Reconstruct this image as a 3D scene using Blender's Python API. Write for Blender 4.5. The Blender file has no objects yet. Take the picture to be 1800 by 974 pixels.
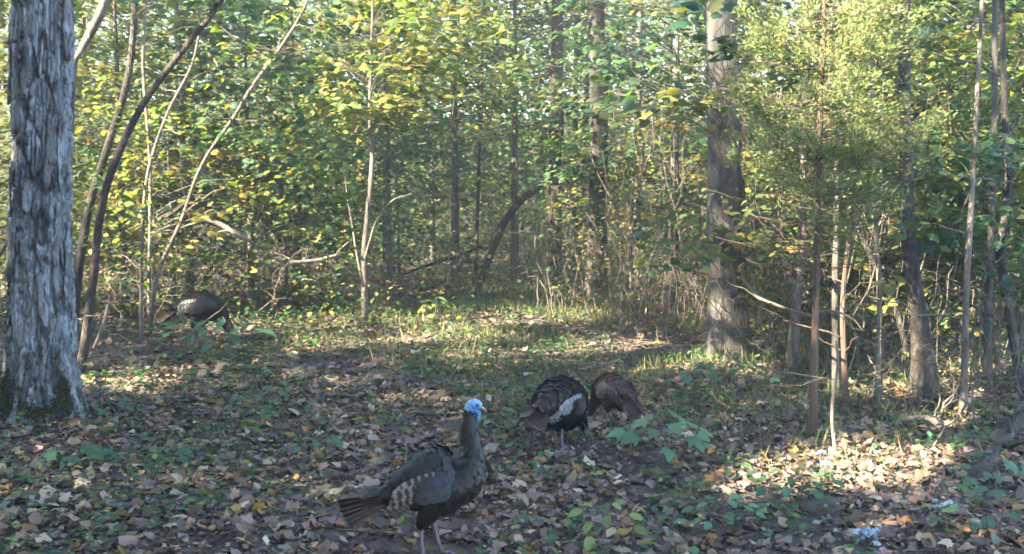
import bpy, math
import numpy as np
from mathutils import Vector, Matrix

# ---------------------------------------------------------------- camera, sky, sun, exposure
SC = bpy.context.scene
COL = SC.collection
CAMZ, PITCH, F = 1.96, math.radians(5.4), 1900.0
cd = bpy.data.cameras.new('camera'); cam = bpy.data.objects.new('camera', cd); COL.objects.link(cam)
cam.location = (0, 0, CAMZ); cam.rotation_euler = (math.pi/2-PITCH, 0, 0)
cd.sensor_width = 36; cd.lens = 36*F/1800; cd.clip_start = 0.05; cd.clip_end = 400
SC.camera = cam

SUN_EL, SUN_AZ = math.radians(33), math.atan2(-0.85, -0.53)
S = np.array([math.sin(SUN_AZ)*math.cos(SUN_EL), math.cos(SUN_AZ)*math.cos(SUN_EL), math.sin(SUN_EL)])
w = bpy.data.worlds.new('World'); SC.world = w; w.use_nodes = True
nt = w.node_tree; bg = nt.nodes['Background']; sk = nt.nodes.new('ShaderNodeTexSky')
sk.sky_type = 'NISHITA'; sk.sun_disc = False; sk.sun_elevation = SUN_EL; sk.sun_rotation = SUN_AZ; sk.ozone_density = 2.5; sk.dust_density = .6
nt.links.new(sk.outputs[0], bg.inputs[0]); bg.inputs[1].default_value = 0.085
sl = bpy.data.lights.new('sun', 'SUN'); sl.energy = 5.0; sl.angle = math.radians(0.53); sl.color = (1, 0.87, 0.66)
sun = bpy.data.objects.new('sun', sl); COL.objects.link(sun)
sun.rotation_euler = Vector(S).to_track_quat('Z', 'Y').to_euler(); sun.location = (-20, -10, 25)
vs = SC.view_settings; vs.view_transform = 'Standard'; vs.look = 'None'; vs.exposure = 3.85; vs.gamma = 1
vs.use_curve_mapping = False
SC.render.engine = 'CYCLES'
cy = SC.cycles; cy.max_bounces = 7; cy.diffuse_bounces = 4; cy.glossy_bounces = 2; cy.transmission_bounces = 4
cy.use_denoising = True; cy.pixel_filter_type = 'BLACKMAN_HARRIS'; cy.filter_width = 1.7
cy.caustics_reflective = False; cy.caustics_refractive = False; cy.sample_clamp_indirect = 6

RNG = np.random.default_rng(11)

# ---------------------------------------------------------------- helpers: space
def ray(px, py):
    u, v = (px-900)/F, (487-py)/F
    return np.array([u, math.cos(PITCH)+v*math.sin(PITCH), -math.sin(PITCH)+v*math.cos(PITCH)])
def gz(x, y):
    x = np.asarray(x, float); y = np.asarray(y, float)
    z = 0.035*np.sin(x*1.3+0.7)*np.sin(y*0.9+0.4) + 0.02*np.sin(x*3.1+y*2.3) + 0.012*np.sin(x*5.7-y*4.9+1)
    z = z + np.clip(y-32, 0, None)*0.09 + 0.06*np.clip(-x-2.6, 0, None) + 0.02*np.clip(x-6, 0, None)
    return z
def at(px, py, Y):
    d = ray(px, py); return np.array([0, 0, CAMZ]) + d*(Y/d[1])
def ground(px, py):
    d = ray(px, py); t = CAMZ/max(1e-3, -d[2])
    for _ in range(12):
        p = d*t; t = (CAMZ-float(gz(p[0], p[1])))/max(1e-3, -d[2])
    p = d*t; return np.array([p[0], p[1], float(gz(p[0], p[1]))])

def vnoise(p, seed=0):
    p = np.asarray(p, float); i = np.floor(p).astype(np.int64); f = p-i; f = f*f*(3-2*f)
    def h(a):
        n = (a[..., 0]*374761393 + a[..., 1]*668265263 + a[..., 2]*2147483647 + seed*1274126177) & 0xffffffff
        n = ((n ^ (n >> 13))*1274126177) & 0xffffffff
        return ((n ^ (n >> 16)) & 0xffff)/65535.0
    r = 0
    for dx in (0, 1):
        for dy in (0, 1):
            for dz in (0, 1):
                wgt = (f[..., 0] if dx else 1-f[..., 0])*(f[..., 1] if dy else 1-f[..., 1])*(f[..., 2] if dz else 1-f[..., 2])
                r = r + wgt*h(i+np.array([dx, dy, dz]))
    return r

# where direct sun reaches: gaps in the crowns (point, radius)
GAPS = []
def gap_g(px, py, r): GAPS.append((ground(px, py), r*1.2))
def gap(px, py, Y, r): GAPS.append((at(px, py, Y), r))
for a in [(1540,828,.38),(1600,818,.24),(512,578,.42),(545,572,.3),(680,566,.5),(560,566,.15),(790,566,.5),
          (800,592,.3),(905,560,.35),(990,560,.3),(1110,604,.22),(850,620,.15),(250,672,.16),(310,650,.1),(1230,640,.15),(1690,690,.12),(640,560,.3),(1690,740,.1)]: gap_g(*a)
for a in [(1040,500,16.3,.36),(1256,545,11.8,.22),(1630,645,9.7,.32),(1705,650,11,.3),(1745,610,11,.3),(640,190,13.7,.5),(740,95,14.2,.6),
          (560,110,14.2,.4),(700,15,15,.6),(390,60,12.3,.3),(440,150,12.5,.35),(650,330,13.9,.35),(1460,50,8.2,.34),(1600,130,8.6,.34),
          (1600,300,11.5,.5),(1660,400,12,.5),(1590,520,11,.3),(240,300,13,.6),(300,370,14,.45),(500,200,16,.5),(860,60,18,.6),(600,20,17,.5),
          (1720,40,12,.5),(1000,420,16,.3),(165,50,9.6,.25),(1310,560,12,.12),(1540,680,9.8,.15),(1405,450,11,.15),(1470,420,10.6,.2),
          (845,205,18,.3),(430,400,15,.2),(1700,250,12,.4),(200,200,14,.5),(1780,140,12,.4),(1440,160,8.2,.25),(1510,60,8.0,.42),(1570,150,8.0,.32),(1390,90,8.0,.28),(1450,-60,8.2,.4),(200,350,13.5,.4),(330,300,13.5,.4),(280,420,13.5,.3),(160,420,13,.3),(450,260,14,.35),(400,340,14,.3)]: gap(*a)
_r = np.random.default_rng(404)
for _k in range(110):
    _y = _r.uniform(14.5, 34); _x = _r.uniform(150, 1800) if _r.random() < .6 else _r.uniform(1450, 1800); gap(_x if not 1200 < _x < 1320 else _x-150, (200 if 590 < _x < 930 else 420)*_r.random()**1.4-20, _y, _r.uniform(.18, .5))
for _k in range(34): gap(_r.uniform(1450, 1800), _r.uniform(180, 600), _r.uniform(11, 16), _r.uniform(.16, .36))
def _clear(g, r, c, rad, zmax):     # does this shaft of light miss an upright thing that stands in shade?
    h = S[:2]/np.hypot(S[0], S[1]); v = np.asarray(c)-g[:2]; t = v@h; d = abs(v[0]*h[1]-v[1]*h[0]); z = g[2]+t*math.tan(SUN_EL)
    return d > rad+r*.7 or z > zmax or z < -1 or (t < -3)
_n = len(GAPS)-144
GAPS = GAPS[:_n]+[g for g in GAPS[_n:] if _clear(*g, ground(1278, 622)[:2], .32, 6) and _clear(*g, ground(757, 988)[:2], .4, 1.2) and _clear(*g, ground(352, 607)[:2], .5, .9) and _clear(*g, ground(1045, 768)[:2], .85, .9)]
GP = np.array([g[0] for g in GAPS]); GR = np.array([g[1] for g in GAPS])
def sunlit_keep(P, tmin=0.8, pad=0.):
    keep = np.ones(len(P), bool)
    for g, r in zip(GP, GR):
        v = P-g; t = v@S; d2 = (v*v).sum(1)-t*t
        keep &= ~((t > tmin) & (d2 < (r+pad+.003*np.clip(t, 0, 40))**2))
    return keep

# ---------------------------------------------------------------- helpers: meshes and objects
def mesh(name, V, T, col=None, mat=None, smooth=False):
    V = np.asarray(V, np.float32); T = np.asarray(T, np.int32); k = T.shape[1]
    me = bpy.data.meshes.new(name)
    me.vertices.add(len(V)); me.vertices.foreach_set('co', V.ravel())
    me.loops.add(T.size); me.loops.foreach_set('vertex_index', T.ravel())
    me.polygons.add(len(T)); me.polygons.foreach_set('loop_start', np.arange(0, T.size, k, dtype=np.int32))
    if smooth: me.polygons.foreach_set('use_smooth', np.ones(len(T), bool))
    me.update(calc_edges=True)
    if col is not None:
        a = me.color_attributes.new('col', 'FLOAT_COLOR', 'POINT')
        c = np.ones((len(V), 4), np.float32); c[:, :3] = col; a.data.foreach_set('color', c.ravel())
    if mat: me.materials.append(mat)
    return me
def link(name, data, parent=None, label=None, cat=None, group=None, kind=None, loc=None):
    o = bpy.data.objects.new(name, data); COL.objects.link(o)
    if parent: o.parent = parent
    if label: o['label'] = label
    if cat: o['category'] = cat
    if group: o['group'] = group
    if kind: o['kind'] = kind
    if loc is not None: o.location = loc
    return o
def thing(name, label, cat, loc=(0, 0, 0), group=None): return link(name, None, None, label, cat, group, None, loc)

class MB:
    def __init__(s): s.V, s.T, s.C, s.n = [], [], [], 0
    def add(s, V, T, c=None):
        V = np.asarray(V, float); s.V.append(V); s.T.append(np.asarray(T, int)+s.n); s.n += len(V)
        s.C.append(np.broadcast_to(np.asarray((1, 1, 1) if c is None else c, float), (len(V), 3)))
    def me(s, name, mat, org=(0, 0, 0), smooth=True):
        return mesh(name, np.concatenate(s.V)-np.asarray(org), np.concatenate(s.T), np.concatenate(s.C), mat, smooth)

def smooth_path(P, n):
    P = np.asarray(P, float); m = len(P)
    if m == 2: t = np.linspace(0, 1, n)[:, None]; return P[0]*(1-t)+P[1]*t
    q = np.vstack([2*P[0]-P[1], P, 2*P[-1]-P[-2]]); u = np.linspace(0, m-1-1e-9, n); i = u.astype(int); f = (u-i)[:, None]
    a, b, c, d = q[i], q[i+1], q[i+2], q[i+3]
    return 0.5*((2*b)+(-a+c)*f+(2*a-5*b+4*c-d)*f*f+(-a+3*b-3*c+d)*f**3)
def frames(P):
    T = np.gradient(P, axis=0); T /= np.linalg.norm(T, axis=1)[:, None]+1e-12
    ref = np.array([0.31, 0.95, 0.05]) if abs(T[0][1]) < 0.8 else np.array([1., 0.1, 0])
    A = np.cross(T, ref); A /= np.linalg.norm(A, axis=1)[:, None]+1e-9
    return T, A, np.cross(T, A)
def tube(P, r, seg=6, bump=0., freq=6., seed=0):
    P = np.asarray(P, float); n = len(P); r = np.broadcast_to(np.asarray(r, float), (n,))
    T, A, B = frames(P); th = np.arange(seg)*2*np.pi/seg
    rr = np.repeat(r[:, None], seg, 1)
    ring = np.cos(th)[None, :, None]*A[:, None]+np.sin(th)[None, :, None]*B[:, None]
    if bump:
        rr = rr*(1+bump*(vnoise(np.stack([np.cos(th)[None]*2+0*rr, np.sin(th)[None]*2+0*rr, 0*rr+np.arange(n)[:, None]*freq/n], -1)+7, seed)-.5)*2)
    V = P[:, None]+ring*rr[:, :, None]
    i = np.arange(n-1)[:, None]*seg; j = np.arange(seg)[None]; j2 = (j+1) % seg
    a, b, c, d = i+j, i+j2, i+seg+j2, i+seg+j
    T1 = np.stack([a, b, c], -1).reshape(-1, 3); T2 = np.stack([a, c, d], -1).reshape(-1, 3)
    V = V.reshape(-1, 3); V = np.vstack([V, P[-1]+T[-1]*r[-1]*0.6]); k = len(V)-1; o = (n-1)*seg
    cap = np.array([[o+q, o+(q+1) % seg, k] for q in range(seg)])
    return V, np.vstack([T1, T2, cap])
def wig(p0, p1, n, amp, rng, sag=0.):
    p0, p1 = np.asarray(p0, float), np.asarray(p1, float); t = np.linspace(0, 1, n)
    w_ = np.cumsum(rng.normal(0, 1, (n, 3)), 0); w_ -= w_[0]; w_ -= t[:, None]*w_[-1]
    L = np.linalg.norm(p1-p0); P = p0+(p1-p0)*t[:, None]+w_*amp*L/math.sqrt(n)
    P[:, 2] -= sag*L*np.sin(np.pi*t); return P

# leaf templates: y along the blade, x across, z up
def fan(out, c=(0, .4, 0.06)):
    V = [c]+[(x, y, z) for x, y, z in out]; n = len(out)
    return np.array(V, float), np.array([[0, 1+i, 1+(i+1) % n] for i in range(n)])
MAPLE = fan([(0,0,0),(.2,.08,-.02),(.46,.05,-.06),(.36,.27,0),(.56,.52,-.1),(.27,.5,0),(.22,.72,0),(0,1,-.14),(-.22,.72,0),(-.27,.5,0),(-.56,.52,-.1),(-.36,.27,0),(-.46,.05,-.06),(-.2,.08,-.02)])
MAPLO = fan([(0,0,0),(.42,.08,-.05),(.3,.3,0),(.5,.55,-.1),(0,1,-.12),(-.5,.55,-.1),(-.3,.3,0),(-.42,.08,-.05)])
OVAL = (np.array([(0,0,0),(.3,.3,.06),(.27,.68,.05),(0,1,-.08),(-.27,.68,.05),(-.3,.3,.06)], float), np.array([[0,1,2],[0,2,3],[0,3,4],[0,4,5]]))
OVAL2 = fan([(0,0,0),(.2,.12,.02),(.31,.35,.05),(.28,.62,.05),(.14,.86,0),(0,1,-.06),(-.14,.86,0),(-.28,.62,.05),(-.31,.35,.05),(-.2,.12,.02)], (0,.45,0))
KITE = (np.array([(0,0,0),(.34,.48,.05),(0,1,-.05),(-.34,.48,.05)], float), np.array([[0,1,2],[0,2,3]]))
CURL = fan([(0,0,.12),(.25,.12,.1),(.42,.4,.22),(.3,.72,.12),(0,1,.28),(-.28,.8,.05),(-.44,.45,.2),(-.22,.15,.1)], (0,.45,0))
def inst(tmpl, P, R, s, col, jit=0.0, rng=RNG):
    V, T = tmpl; N, n = len(P), len(V)
    vv = np.broadcast_to(V, (N, n, 3)).copy()
    if jit: vv += rng.normal(0, jit, vv.shape)
    X = np.einsum('nij,nkj->nki', R, vv)*np.asarray(s)[:, None, None]+P[:, None]
    TT = (T[None]+np.arange(N)[:, None, None]*n).reshape(-1, 3)
    return X.reshape(-1, 3), TT, np.repeat(col, n, 0)
def basis(fwd, up):
    f = fwd/(np.linalg.norm(fwd, axis=-1, keepdims=True)+1e-9); x = np.cross(f, up); x /= np.linalg.norm(x, axis=-1, keepdims=True)+1e-9
    return np.stack([x, f, np.cross(x, f)], -1)
def pick(pal, n, rng, var=.2):
    pal = np.array(pal, float); c = pal[rng.choice(len(pal), n, p=pal[:, 3]/pal[:, 3].sum()), :3]
    return np.clip(c*(1+rng.normal(0, var, (n, 1)))*(1+rng.normal(0, .07, (n, 3))), .004, .9)

# ---------------------------------------------------------------- materials
def mat(name, base=(.2, .2, .2), rough=.8, attr=False, transl=0., noise=None, bump=0., bscale=30., stretch=(1, 1, 1), objrand=0., spec=.3, metal=0., thr=None):
    m = bpy.data.materials.new(name); m.use_nodes = True; n = m.node_tree; L = n.links.new
    b = n.nodes['Principled BSDF']; b.inputs['Roughness'].default_value = rough; b.inputs['Specular IOR Level'].default_value = spec
    b.inputs['Metallic'].default_value = metal
    if attr:
        a = n.nodes.new('ShaderNodeAttribute'); a.attribute_name = 'col'; c = a.outputs['Color']
    else:
        a = n.nodes.new('ShaderNodeRGB'); a.outputs[0].default_value = (*base, 1); c = a.outputs[0]
    tc = n.nodes.new('ShaderNodeTexCoord'); mp = n.nodes.new('ShaderNodeMapping'); mp.inputs['Scale'].default_value = stretch
    L(tc.outputs['Object'], mp.inputs[0])
    if noise:
        for k, (col2, sc, lo, hi) in enumerate(noise):
            t = n.nodes.new('ShaderNodeTexNoise'); t.inputs['Scale'].default_value = sc; t.inputs['Detail'].default_value = 6; t.inputs['Roughness'].default_value = .65
            L(mp.outputs[0], t.inputs[0])
            r = n.nodes.new('ShaderNodeMapRange'); r.inputs[1].default_value = lo; r.inputs[2].default_value = hi; L(t.outputs[0], r.inputs[0])
            x = n.nodes.new('ShaderNodeMix'); x.data_type = 'RGBA'; L(r.outputs[0], x.inputs[0]); L(c, x.inputs[6]); x.inputs[7].default_value = (*col2, 1); c = x.outputs[2]
    if objrand:
        oi = n.nodes.new('ShaderNodeObjectInfo'); h = n.nodes.new('ShaderNodeHueSaturation')
        r = n.nodes.new('ShaderNodeMapRange'); r.inputs[3].default_value = 1-objrand; r.inputs[4].default_value = 1+objrand; L(oi.outputs['Random'], r.inputs[0]); L(r.outputs[0], h.inputs['Value'])
        r2 = n.nodes.new('ShaderNodeMapRange'); r2.inputs[3].default_value = .485; r2.inputs[4].default_value = .515
        ml = n.nodes.new('ShaderNodeMath'); ml.operation = 'MULTIPLY'; ml.inputs[1].default_value = 7.31; fr = n.nodes.new('ShaderNodeMath'); fr.operation = 'FRACT'
        L(oi.outputs['Random'], ml.inputs[0]); L(ml.outputs[0], fr.inputs[0]); L(fr.outputs[0], r2.inputs[0]); L(r2.outputs[0], h.inputs['Hue'])
        L(c, h.inputs['Color']); c = h.outputs[0]
    L(c, b.inputs['Base Color'])
    if bump:
        t = n.nodes.new('ShaderNodeTexNoise'); t.inputs['Scale'].default_value = bscale; t.inputs['Detail'].default_value = 5; L(mp.outputs[0], t.inputs[0])
        bp = n.nodes.new('ShaderNodeBump'); bp.inputs['Strength'].default_value = min(1, bump); bp.inputs['Distance'].default_value = .02; L(t.outputs[0], bp.inputs['Height']); L(bp.outputs[0], b.inputs['Normal'])
    if transl:
        tr = n.nodes.new('ShaderNodeBsdfTranslucent'); g = n.nodes.new('ShaderNodeMix'); g.data_type = 'RGBA'; g.blend_type = 'MULTIPLY'; g.inputs[0].default_value = 1
        L(c, g.inputs[6]); g.inputs[7].default_value = (1.25, 1.35, .7, 1); L(g.outputs[2], tr.inputs[0])
        mx = n.nodes.new('ShaderNodeMixShader'); mx.inputs[0].default_value = transl; L(b.outputs[0], mx.inputs[1]); L(tr.outputs[0], mx.inputs[2])
        L(mx.outputs[0], n.nodes['Material Output'].inputs[0])
    return m
M = {
 'soil': mat('soil', (.1, .08, .066), .95, noise=[((.035, .027, .023), 9, .4, .65), ((.13, .1, .08), 34, .52, .75)], bump=1, bscale=45),
 'leaf': mat('foliage', attr=True, transl=.44, rough=.5, spec=.35),
 'needle': mat('cedar_foliage', attr=True, transl=.25, rough=.6),
 'litter': mat('dry_leaves', attr=True, transl=.12, rough=.75, spec=.2),
 'fallen': mat('fallen_leaf', (.3, .22, .15), transl=.1, rough=.7, noise=[((.13, .085, .05), 14, .5, .75)], objrand=.45, attr=True),
 'gleaf': mat('seedling_leaf', (.06, .14, .055), transl=.3, rough=.5, objrand=.3, attr=True, spec=.4),
 'bark_big': mat('shaggy_bark', attr=True, rough=.9, noise=[((.05, .045, .04), 9, .5, .6), ((.3, .33, .37), 13, .53, .6), ((.06, .052, .045), 40, .55, .65)], bump=1, bscale=70, stretch=(1, 1, .4)),
 'bark_grey': mat('grey_bark', (.095, .089, .075), .9, noise=[((.05, .045, .04), 14, .42, .62), ((.22, .21, .19), 9, .58, .72)], bump=1, bscale=40, stretch=(1, 1, .22)),
 'bark_dark': mat('dark_bark', (.055, .045, .036), .9, noise=[((.025, .022, .02), 26, .45, .62), ((.12, .12, .105), 15, .56, .66)], bump=1, bscale=60, stretch=(1, 1, .4)),
 'bark_black': mat('rotten_bark', (.022, .018, .015), .95, noise=[((.045, .038, .03), 20, .5, .7)], bump=1, bscale=40),
 'bark_pale': mat('pale_bark', (.165, .143, .118), .85, noise=[((.07, .058, .046), 11, .45, .62), ((.33, .3, .26), 17, .6, .7)], bump=.6, bscale=40, stretch=(1, 1, .35)),
 'bark_red': mat('cedar_bark', (.115, .078, .058), .9, noise=[((.07, .045, .032), 18, .42, .65)], bump=1, bscale=50, stretch=(1, 1, .12)),
 'twig': mat('dead_twig', (.12, .098, .08), .85, noise=[((.22, .19, .16), 6, .58, .75), ((.06, .045, .037), 13, .5, .7)]),
 'wood': mat('weathered_wood', (.14, .12, .1), .85, noise=[((.09, .075, .06), 12, .45, .65)], bump=.8, bscale=40, stretch=(1, 1, 1)),
 'moss': mat('moss', (.045, .047, .018), .95, noise=[((.1, .1, .03), 40, .5, .7)], bump=1, bscale=120),
 'grass': mat('grass', attr=True, transl=.3, rough=.6),
 'feather': mat('feather', attr=True, rough=.45, spec=.3, metal=.15),
 'skin': mat('turkey_skin', attr=True, rough=.55),
 'shank': mat('shank', (.2, .13, .165), .5, noise=[((.2, .12, .15), 60, .5, .7)]),
 'eye': mat('eye', (.01, .008, .006), .15, spec=.8),
 'beak': mat('beak', (.3, .24, .17), .4),
 'flower': mat('flower', attr=True, rough=.7, transl=.2),
}

# ---------------------------------------------------------------- the ground
def build_ground():
    xs = np.unique(np.concatenate([np.linspace(-70, -9, 40), np.linspace(-9, 9, 120), np.linspace(9, 70, 40)]))
    ys = np.unique(np.concatenate([np.linspace(-40, 3, 24), np.linspace(3, 22, 140), np.linspace(22, 120, 60)]))
    X, Y = np.meshgrid(xs, ys); Z = gz(X, Y)
    near = np.clip((24-Y)/6, 0, 1)*np.clip((9.5-abs(X)), 0, 1)
    Z = Z+near*(vnoise(np.stack([X*7, Y*7, 0*X], -1), 3)-.5)*.03
    V = np.stack([X, Y, Z-.012], -1).reshape(-1, 3); nx = len(xs)
    i = np.arange(len(ys)-1)[:, None]*nx; j = np.arange(nx-1)[None]
    Q = np.stack([i+j, i+j+1, i+nx+j+1, i+nx+j], -1).reshape(-1, 4)
    return link('forest_floor', mesh('forest_floor', V, Q, None, M['soil'], True), kind='structure', label='brown forest floor covered with fallen leaves')
FLOOR = build_ground()

LIT_PAL = [(.2,.14,.1,4.5),(.135,.097,.072,5),(.26,.19,.135,2.4),(.36,.28,.2,.8),(.09,.067,.052,5),(.28,.14,.055,1.1),(.42,.35,.26,.35),(.32,.23,.07,.35),(.19,.15,.13,2.5)]
def build_litter():
    rng = np.random.default_rng(5); mb = MB()
    def scatter(n, y0, y1, tm, smin, smax, pal, flat):
        y = np.sqrt(rng.uniform(y0*y0, y1*y1, n)); x = rng.uniform(-.56, .56, n)*y+rng.normal(0, .2, n)
        # fewer on the grassy middle of the trail
        k = vnoise(np.stack([x*2.2, y*2.2, 0*x], -1), 41)*.5+vnoise(np.stack([x*6, y*6, 0*x], -1), 42)*.5 > .27; x, y = x[k], y[k]; n = len(x)
        P = np.stack([x, y, gz(x, y)+rng.uniform(.0, .024, n)], -1)
        az = rng.uniform(0, 6.283, n); f = np.stack([np.cos(az), np.sin(az), rng.normal(0, flat, n)], -1); u = np.stack([rng.normal(0, flat, n), rng.normal(0, flat, n), np.ones(n)], -1)
        mb.add(*inst(tm, P, basis(f, u), smin*(smax/smin)**rng.random(n), pick(pal, n, rng), .07, rng))
    scatter(10000, 4.6, 10, CURL, .03, .1, LIT_PAL, .38); scatter(6000, 4.6, 11, MAPLO, .04, .12, LIT_PAL, .34); scatter(16000, 4.6, 9.5, OVAL, .01, .035, LIT_PAL, .5)
    scatter(10000, 4.6, 11, OVAL, .025, .075, LIT_PAL, .4)
    scatter(11000, 9.5, 22, CURL, .05, .1, LIT_PAL, .35); scatter(9000, 10, 30, OVAL, .06, .12, LIT_PAL, .35)
    link('leaf_litter', mb.me('leaf_litter', M['litter'], smooth=False), FLOOR, kind='stuff')
    # twigs lying about
    mb = MB()
    for k in range(1300):
        y = math.sqrt(rng.uniform(22, 260)); x = rng.uniform(-.52, .52)*y; a = rng.uniform(0, 6.28); L = rng.uniform(.1, .55)
        P = wig((x, y, 0), (x+L*math.cos(a), y+L*math.sin(a), 0), 6, .1, rng); P[:, 2] = gz(P[:, 0], P[:, 1])+.015+rng.uniform(0, .02)
        mb.add(*tube(P, np.linspace(1, .5, 6)*rng.uniform(.002, .006), 4))
    link('fallen_twigs', mb.me('fallen_twigs', M['twig']), FLOOR, kind='stuff')
    # the largest ones, one by one
    vs_ = []
    for k, (tm, c) in enumerate([(CURL, (.37, .29, .2)), (MAPLE, (.36, .24, .15)), (OVAL2, (.35, .28, .17)), (CURL, (.24, .16, .11)), (MAPLE, (.32, .14, .05)), (OVAL2, (.36, .25, .06)), (MAPLE, (.36, .28, .19)), (CURL, (.34, .25, .18))]):
        V = tm[0]+rng.normal(0, .035, tm[0].shape); vs_.append(mesh('leaf', V-np.array([0, .5, 0]), tm[1], np.array(c), M['fallen']))
    for k in range(290):
        # more on the left bank and by the big trunk
        if k < 150: p = ground(rng.uniform(-10, 620), 700+270*rng.beta(1.3, 1.3))
        else: p = ground(rng.uniform(-10, 1810), 680+320*rng.beta(1.5, 1.1))
        o = link('leaf', vs_[rng.choice(8, p=[.2, .14, .16, .12, .07, .06, .14, .11])], FLOOR)
        o.location = (p[0], p[1], p[2]+rng.uniform(.025, .045)); o.rotation_euler = (rng.normal(0, .35), rng.normal(0, .35), rng.uniform(0, 6.28)); s = rng.uniform(.055, .115); o.scale = (s, s, s)
build_litter()

# ---------------------------------------------------------------- trees
GREENS = [(.06,.11,.04,5),(.085,.145,.045,4),(.12,.17,.045,2.5),(.2,.2,.05,1.2),(.05,.1,.055,3),(.28,.2,.05,.35),(.2,.11,.04,.2)]
YELLOWS = [(.17,.19,.045,3),(.26,.24,.065,3),(.12,.165,.04,4),(.28,.18,.06,.9),(.07,.115,.035,2.5)]
BLUEG = [(.035,.085,.05,4),(.05,.1,.05,4),(.08,.13,.04,2),(.17,.17,.04,.6)]
OLIVE = [(.1,.115,.03,3),(.14,.14,.035,3),(.07,.09,.03,3),(.24,.19,.05,1.2),(.2,.11,.04,.5)]
def sprays(C, az, L, K, size, pal, rng, tmpl=MAPLO, droop=.28, tilt=.36):
    N = len(C); t = rng.random((N, K)); sd = np.where(rng.random((N, K)) < .5, -1, 1)
    lat = sd*rng.random((N, K))*.38*(1-.55*t)*L[:, None]
    ca, sa = np.cos(az)[:, None], np.sin(az)[:, None]; tl = t*L[:, None]
    P = np.stack([C[:, 0, None]+ca*tl-sa*lat, C[:, 1, None]+sa*tl+ca*lat, C[:, 2, None]-.14*L[:, None]*t*t+rng.normal(0, .05, (N, K))], -1).reshape(-1, 3)
    a = (az[:, None]+sd*rng.uniform(.1, 1.5, (N, K))).ravel(); n = len(a)
    f = np.stack([np.cos(a), np.sin(a), rng.normal(-droop, .3, n)], -1); u = np.stack([rng.normal(0, tilt, n), rng.normal(0, tilt, n), np.ones(n)], -1)
    k = sunlit_keep(P, pad=size*.35); n = k.sum()
    cs = np.repeat(pick(pal, N, rng, .2), K, 0)*.55+pick(pal, N*K, rng, .2)*.45
    return inst(tmpl, P[k], basis(f[k], u[k]), rng.uniform(.65, 1.2, n)*size, cs[k])

def trunk_path(pts, wpx, Y=None, top=None, dY=0.):
    """pixel outline of a stem standing at one place -> world path and radii"""
    if Y is None: g = ground(*pts[0]); Y = g[1]; base = g
    else: base = at(*pts[0], Y)
    n = len(pts); Ys = Y+dY*np.linspace(0, 1, n)
    P = [base]+[at(*p, yy) for p, yy in zip(pts[1:], Ys[1:])]; r = [w_/2*Y/F for w_ in wpx]
    gp = float(gz(P[0][0], P[0][1]))
    if P[0][2] > gp+.06:            # carry the stem down to the ground
        d = P[1]-P[0]; k = (P[0][2]-gp)/max(.3, d[2]); q = P[0]-d*k*np.array([.35, .35, 0]); q[2] = float(gz(q[0], q[1])); P.insert(0, q); r.insert(0, r[0]*1.1)
    if top is not None:
        d = (P[-1]-P[-2]); d = d/max(.01, d[2]); k = top-P[-1][2]
        if k > 0: P.append(P[-1]+np.array([d[0]*.7, d[1]*.7, 1])*k); r.append(r[-1]*.45)
    return np.array(P), np.array(r)
def stem_mesh(P, r, seg, n, rng, flare=0., bump=.07, wob=.01):
    m_ = 16*len(P); q = smooth_path(P, m_); rr = np.interp(np.linspace(0, len(P)-1, m_), np.arange(len(r)), r); s_ = np.append(0, np.cumsum(np.linalg.norm(np.diff(q, axis=0), axis=1)))
    u = np.linspace(0, s_[-1], n); Q = np.stack([np.interp(u, s_, q[:, k]) for k in range(3)], -1); R = np.interp(u, s_, rr)
    Q[1:, :2] += np.cumsum(rng.normal(0, wob*R.mean()*.6, (n-1, 2)), 0)
    h = Q[:, 2]-Q[0, 2]
    if flare: R = R*(1+flare*np.exp(-np.clip(h, 0, None)/.22))
    Q[0, 2] -= .06
    return Q, R, tube(Q, R, seg, bump, 22, int(rng.integers(99)))
def tall_crown(top, R, n, rng, pal=GREENS, size=.24, zr=2.2):
    c = rng.normal(0, 1, (n//14, 3)); c /= np.linalg.norm(c, axis=1)[:, None]; c *= (rng.random((len(c), 1))**.4)
    C = top+c*np.array([R, R, zr]); az = rng.uniform(0, 6.28, len(C))
    return sprays(C, az, np.full(len(C), .9), 14, size, pal, rng, KITE)

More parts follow.
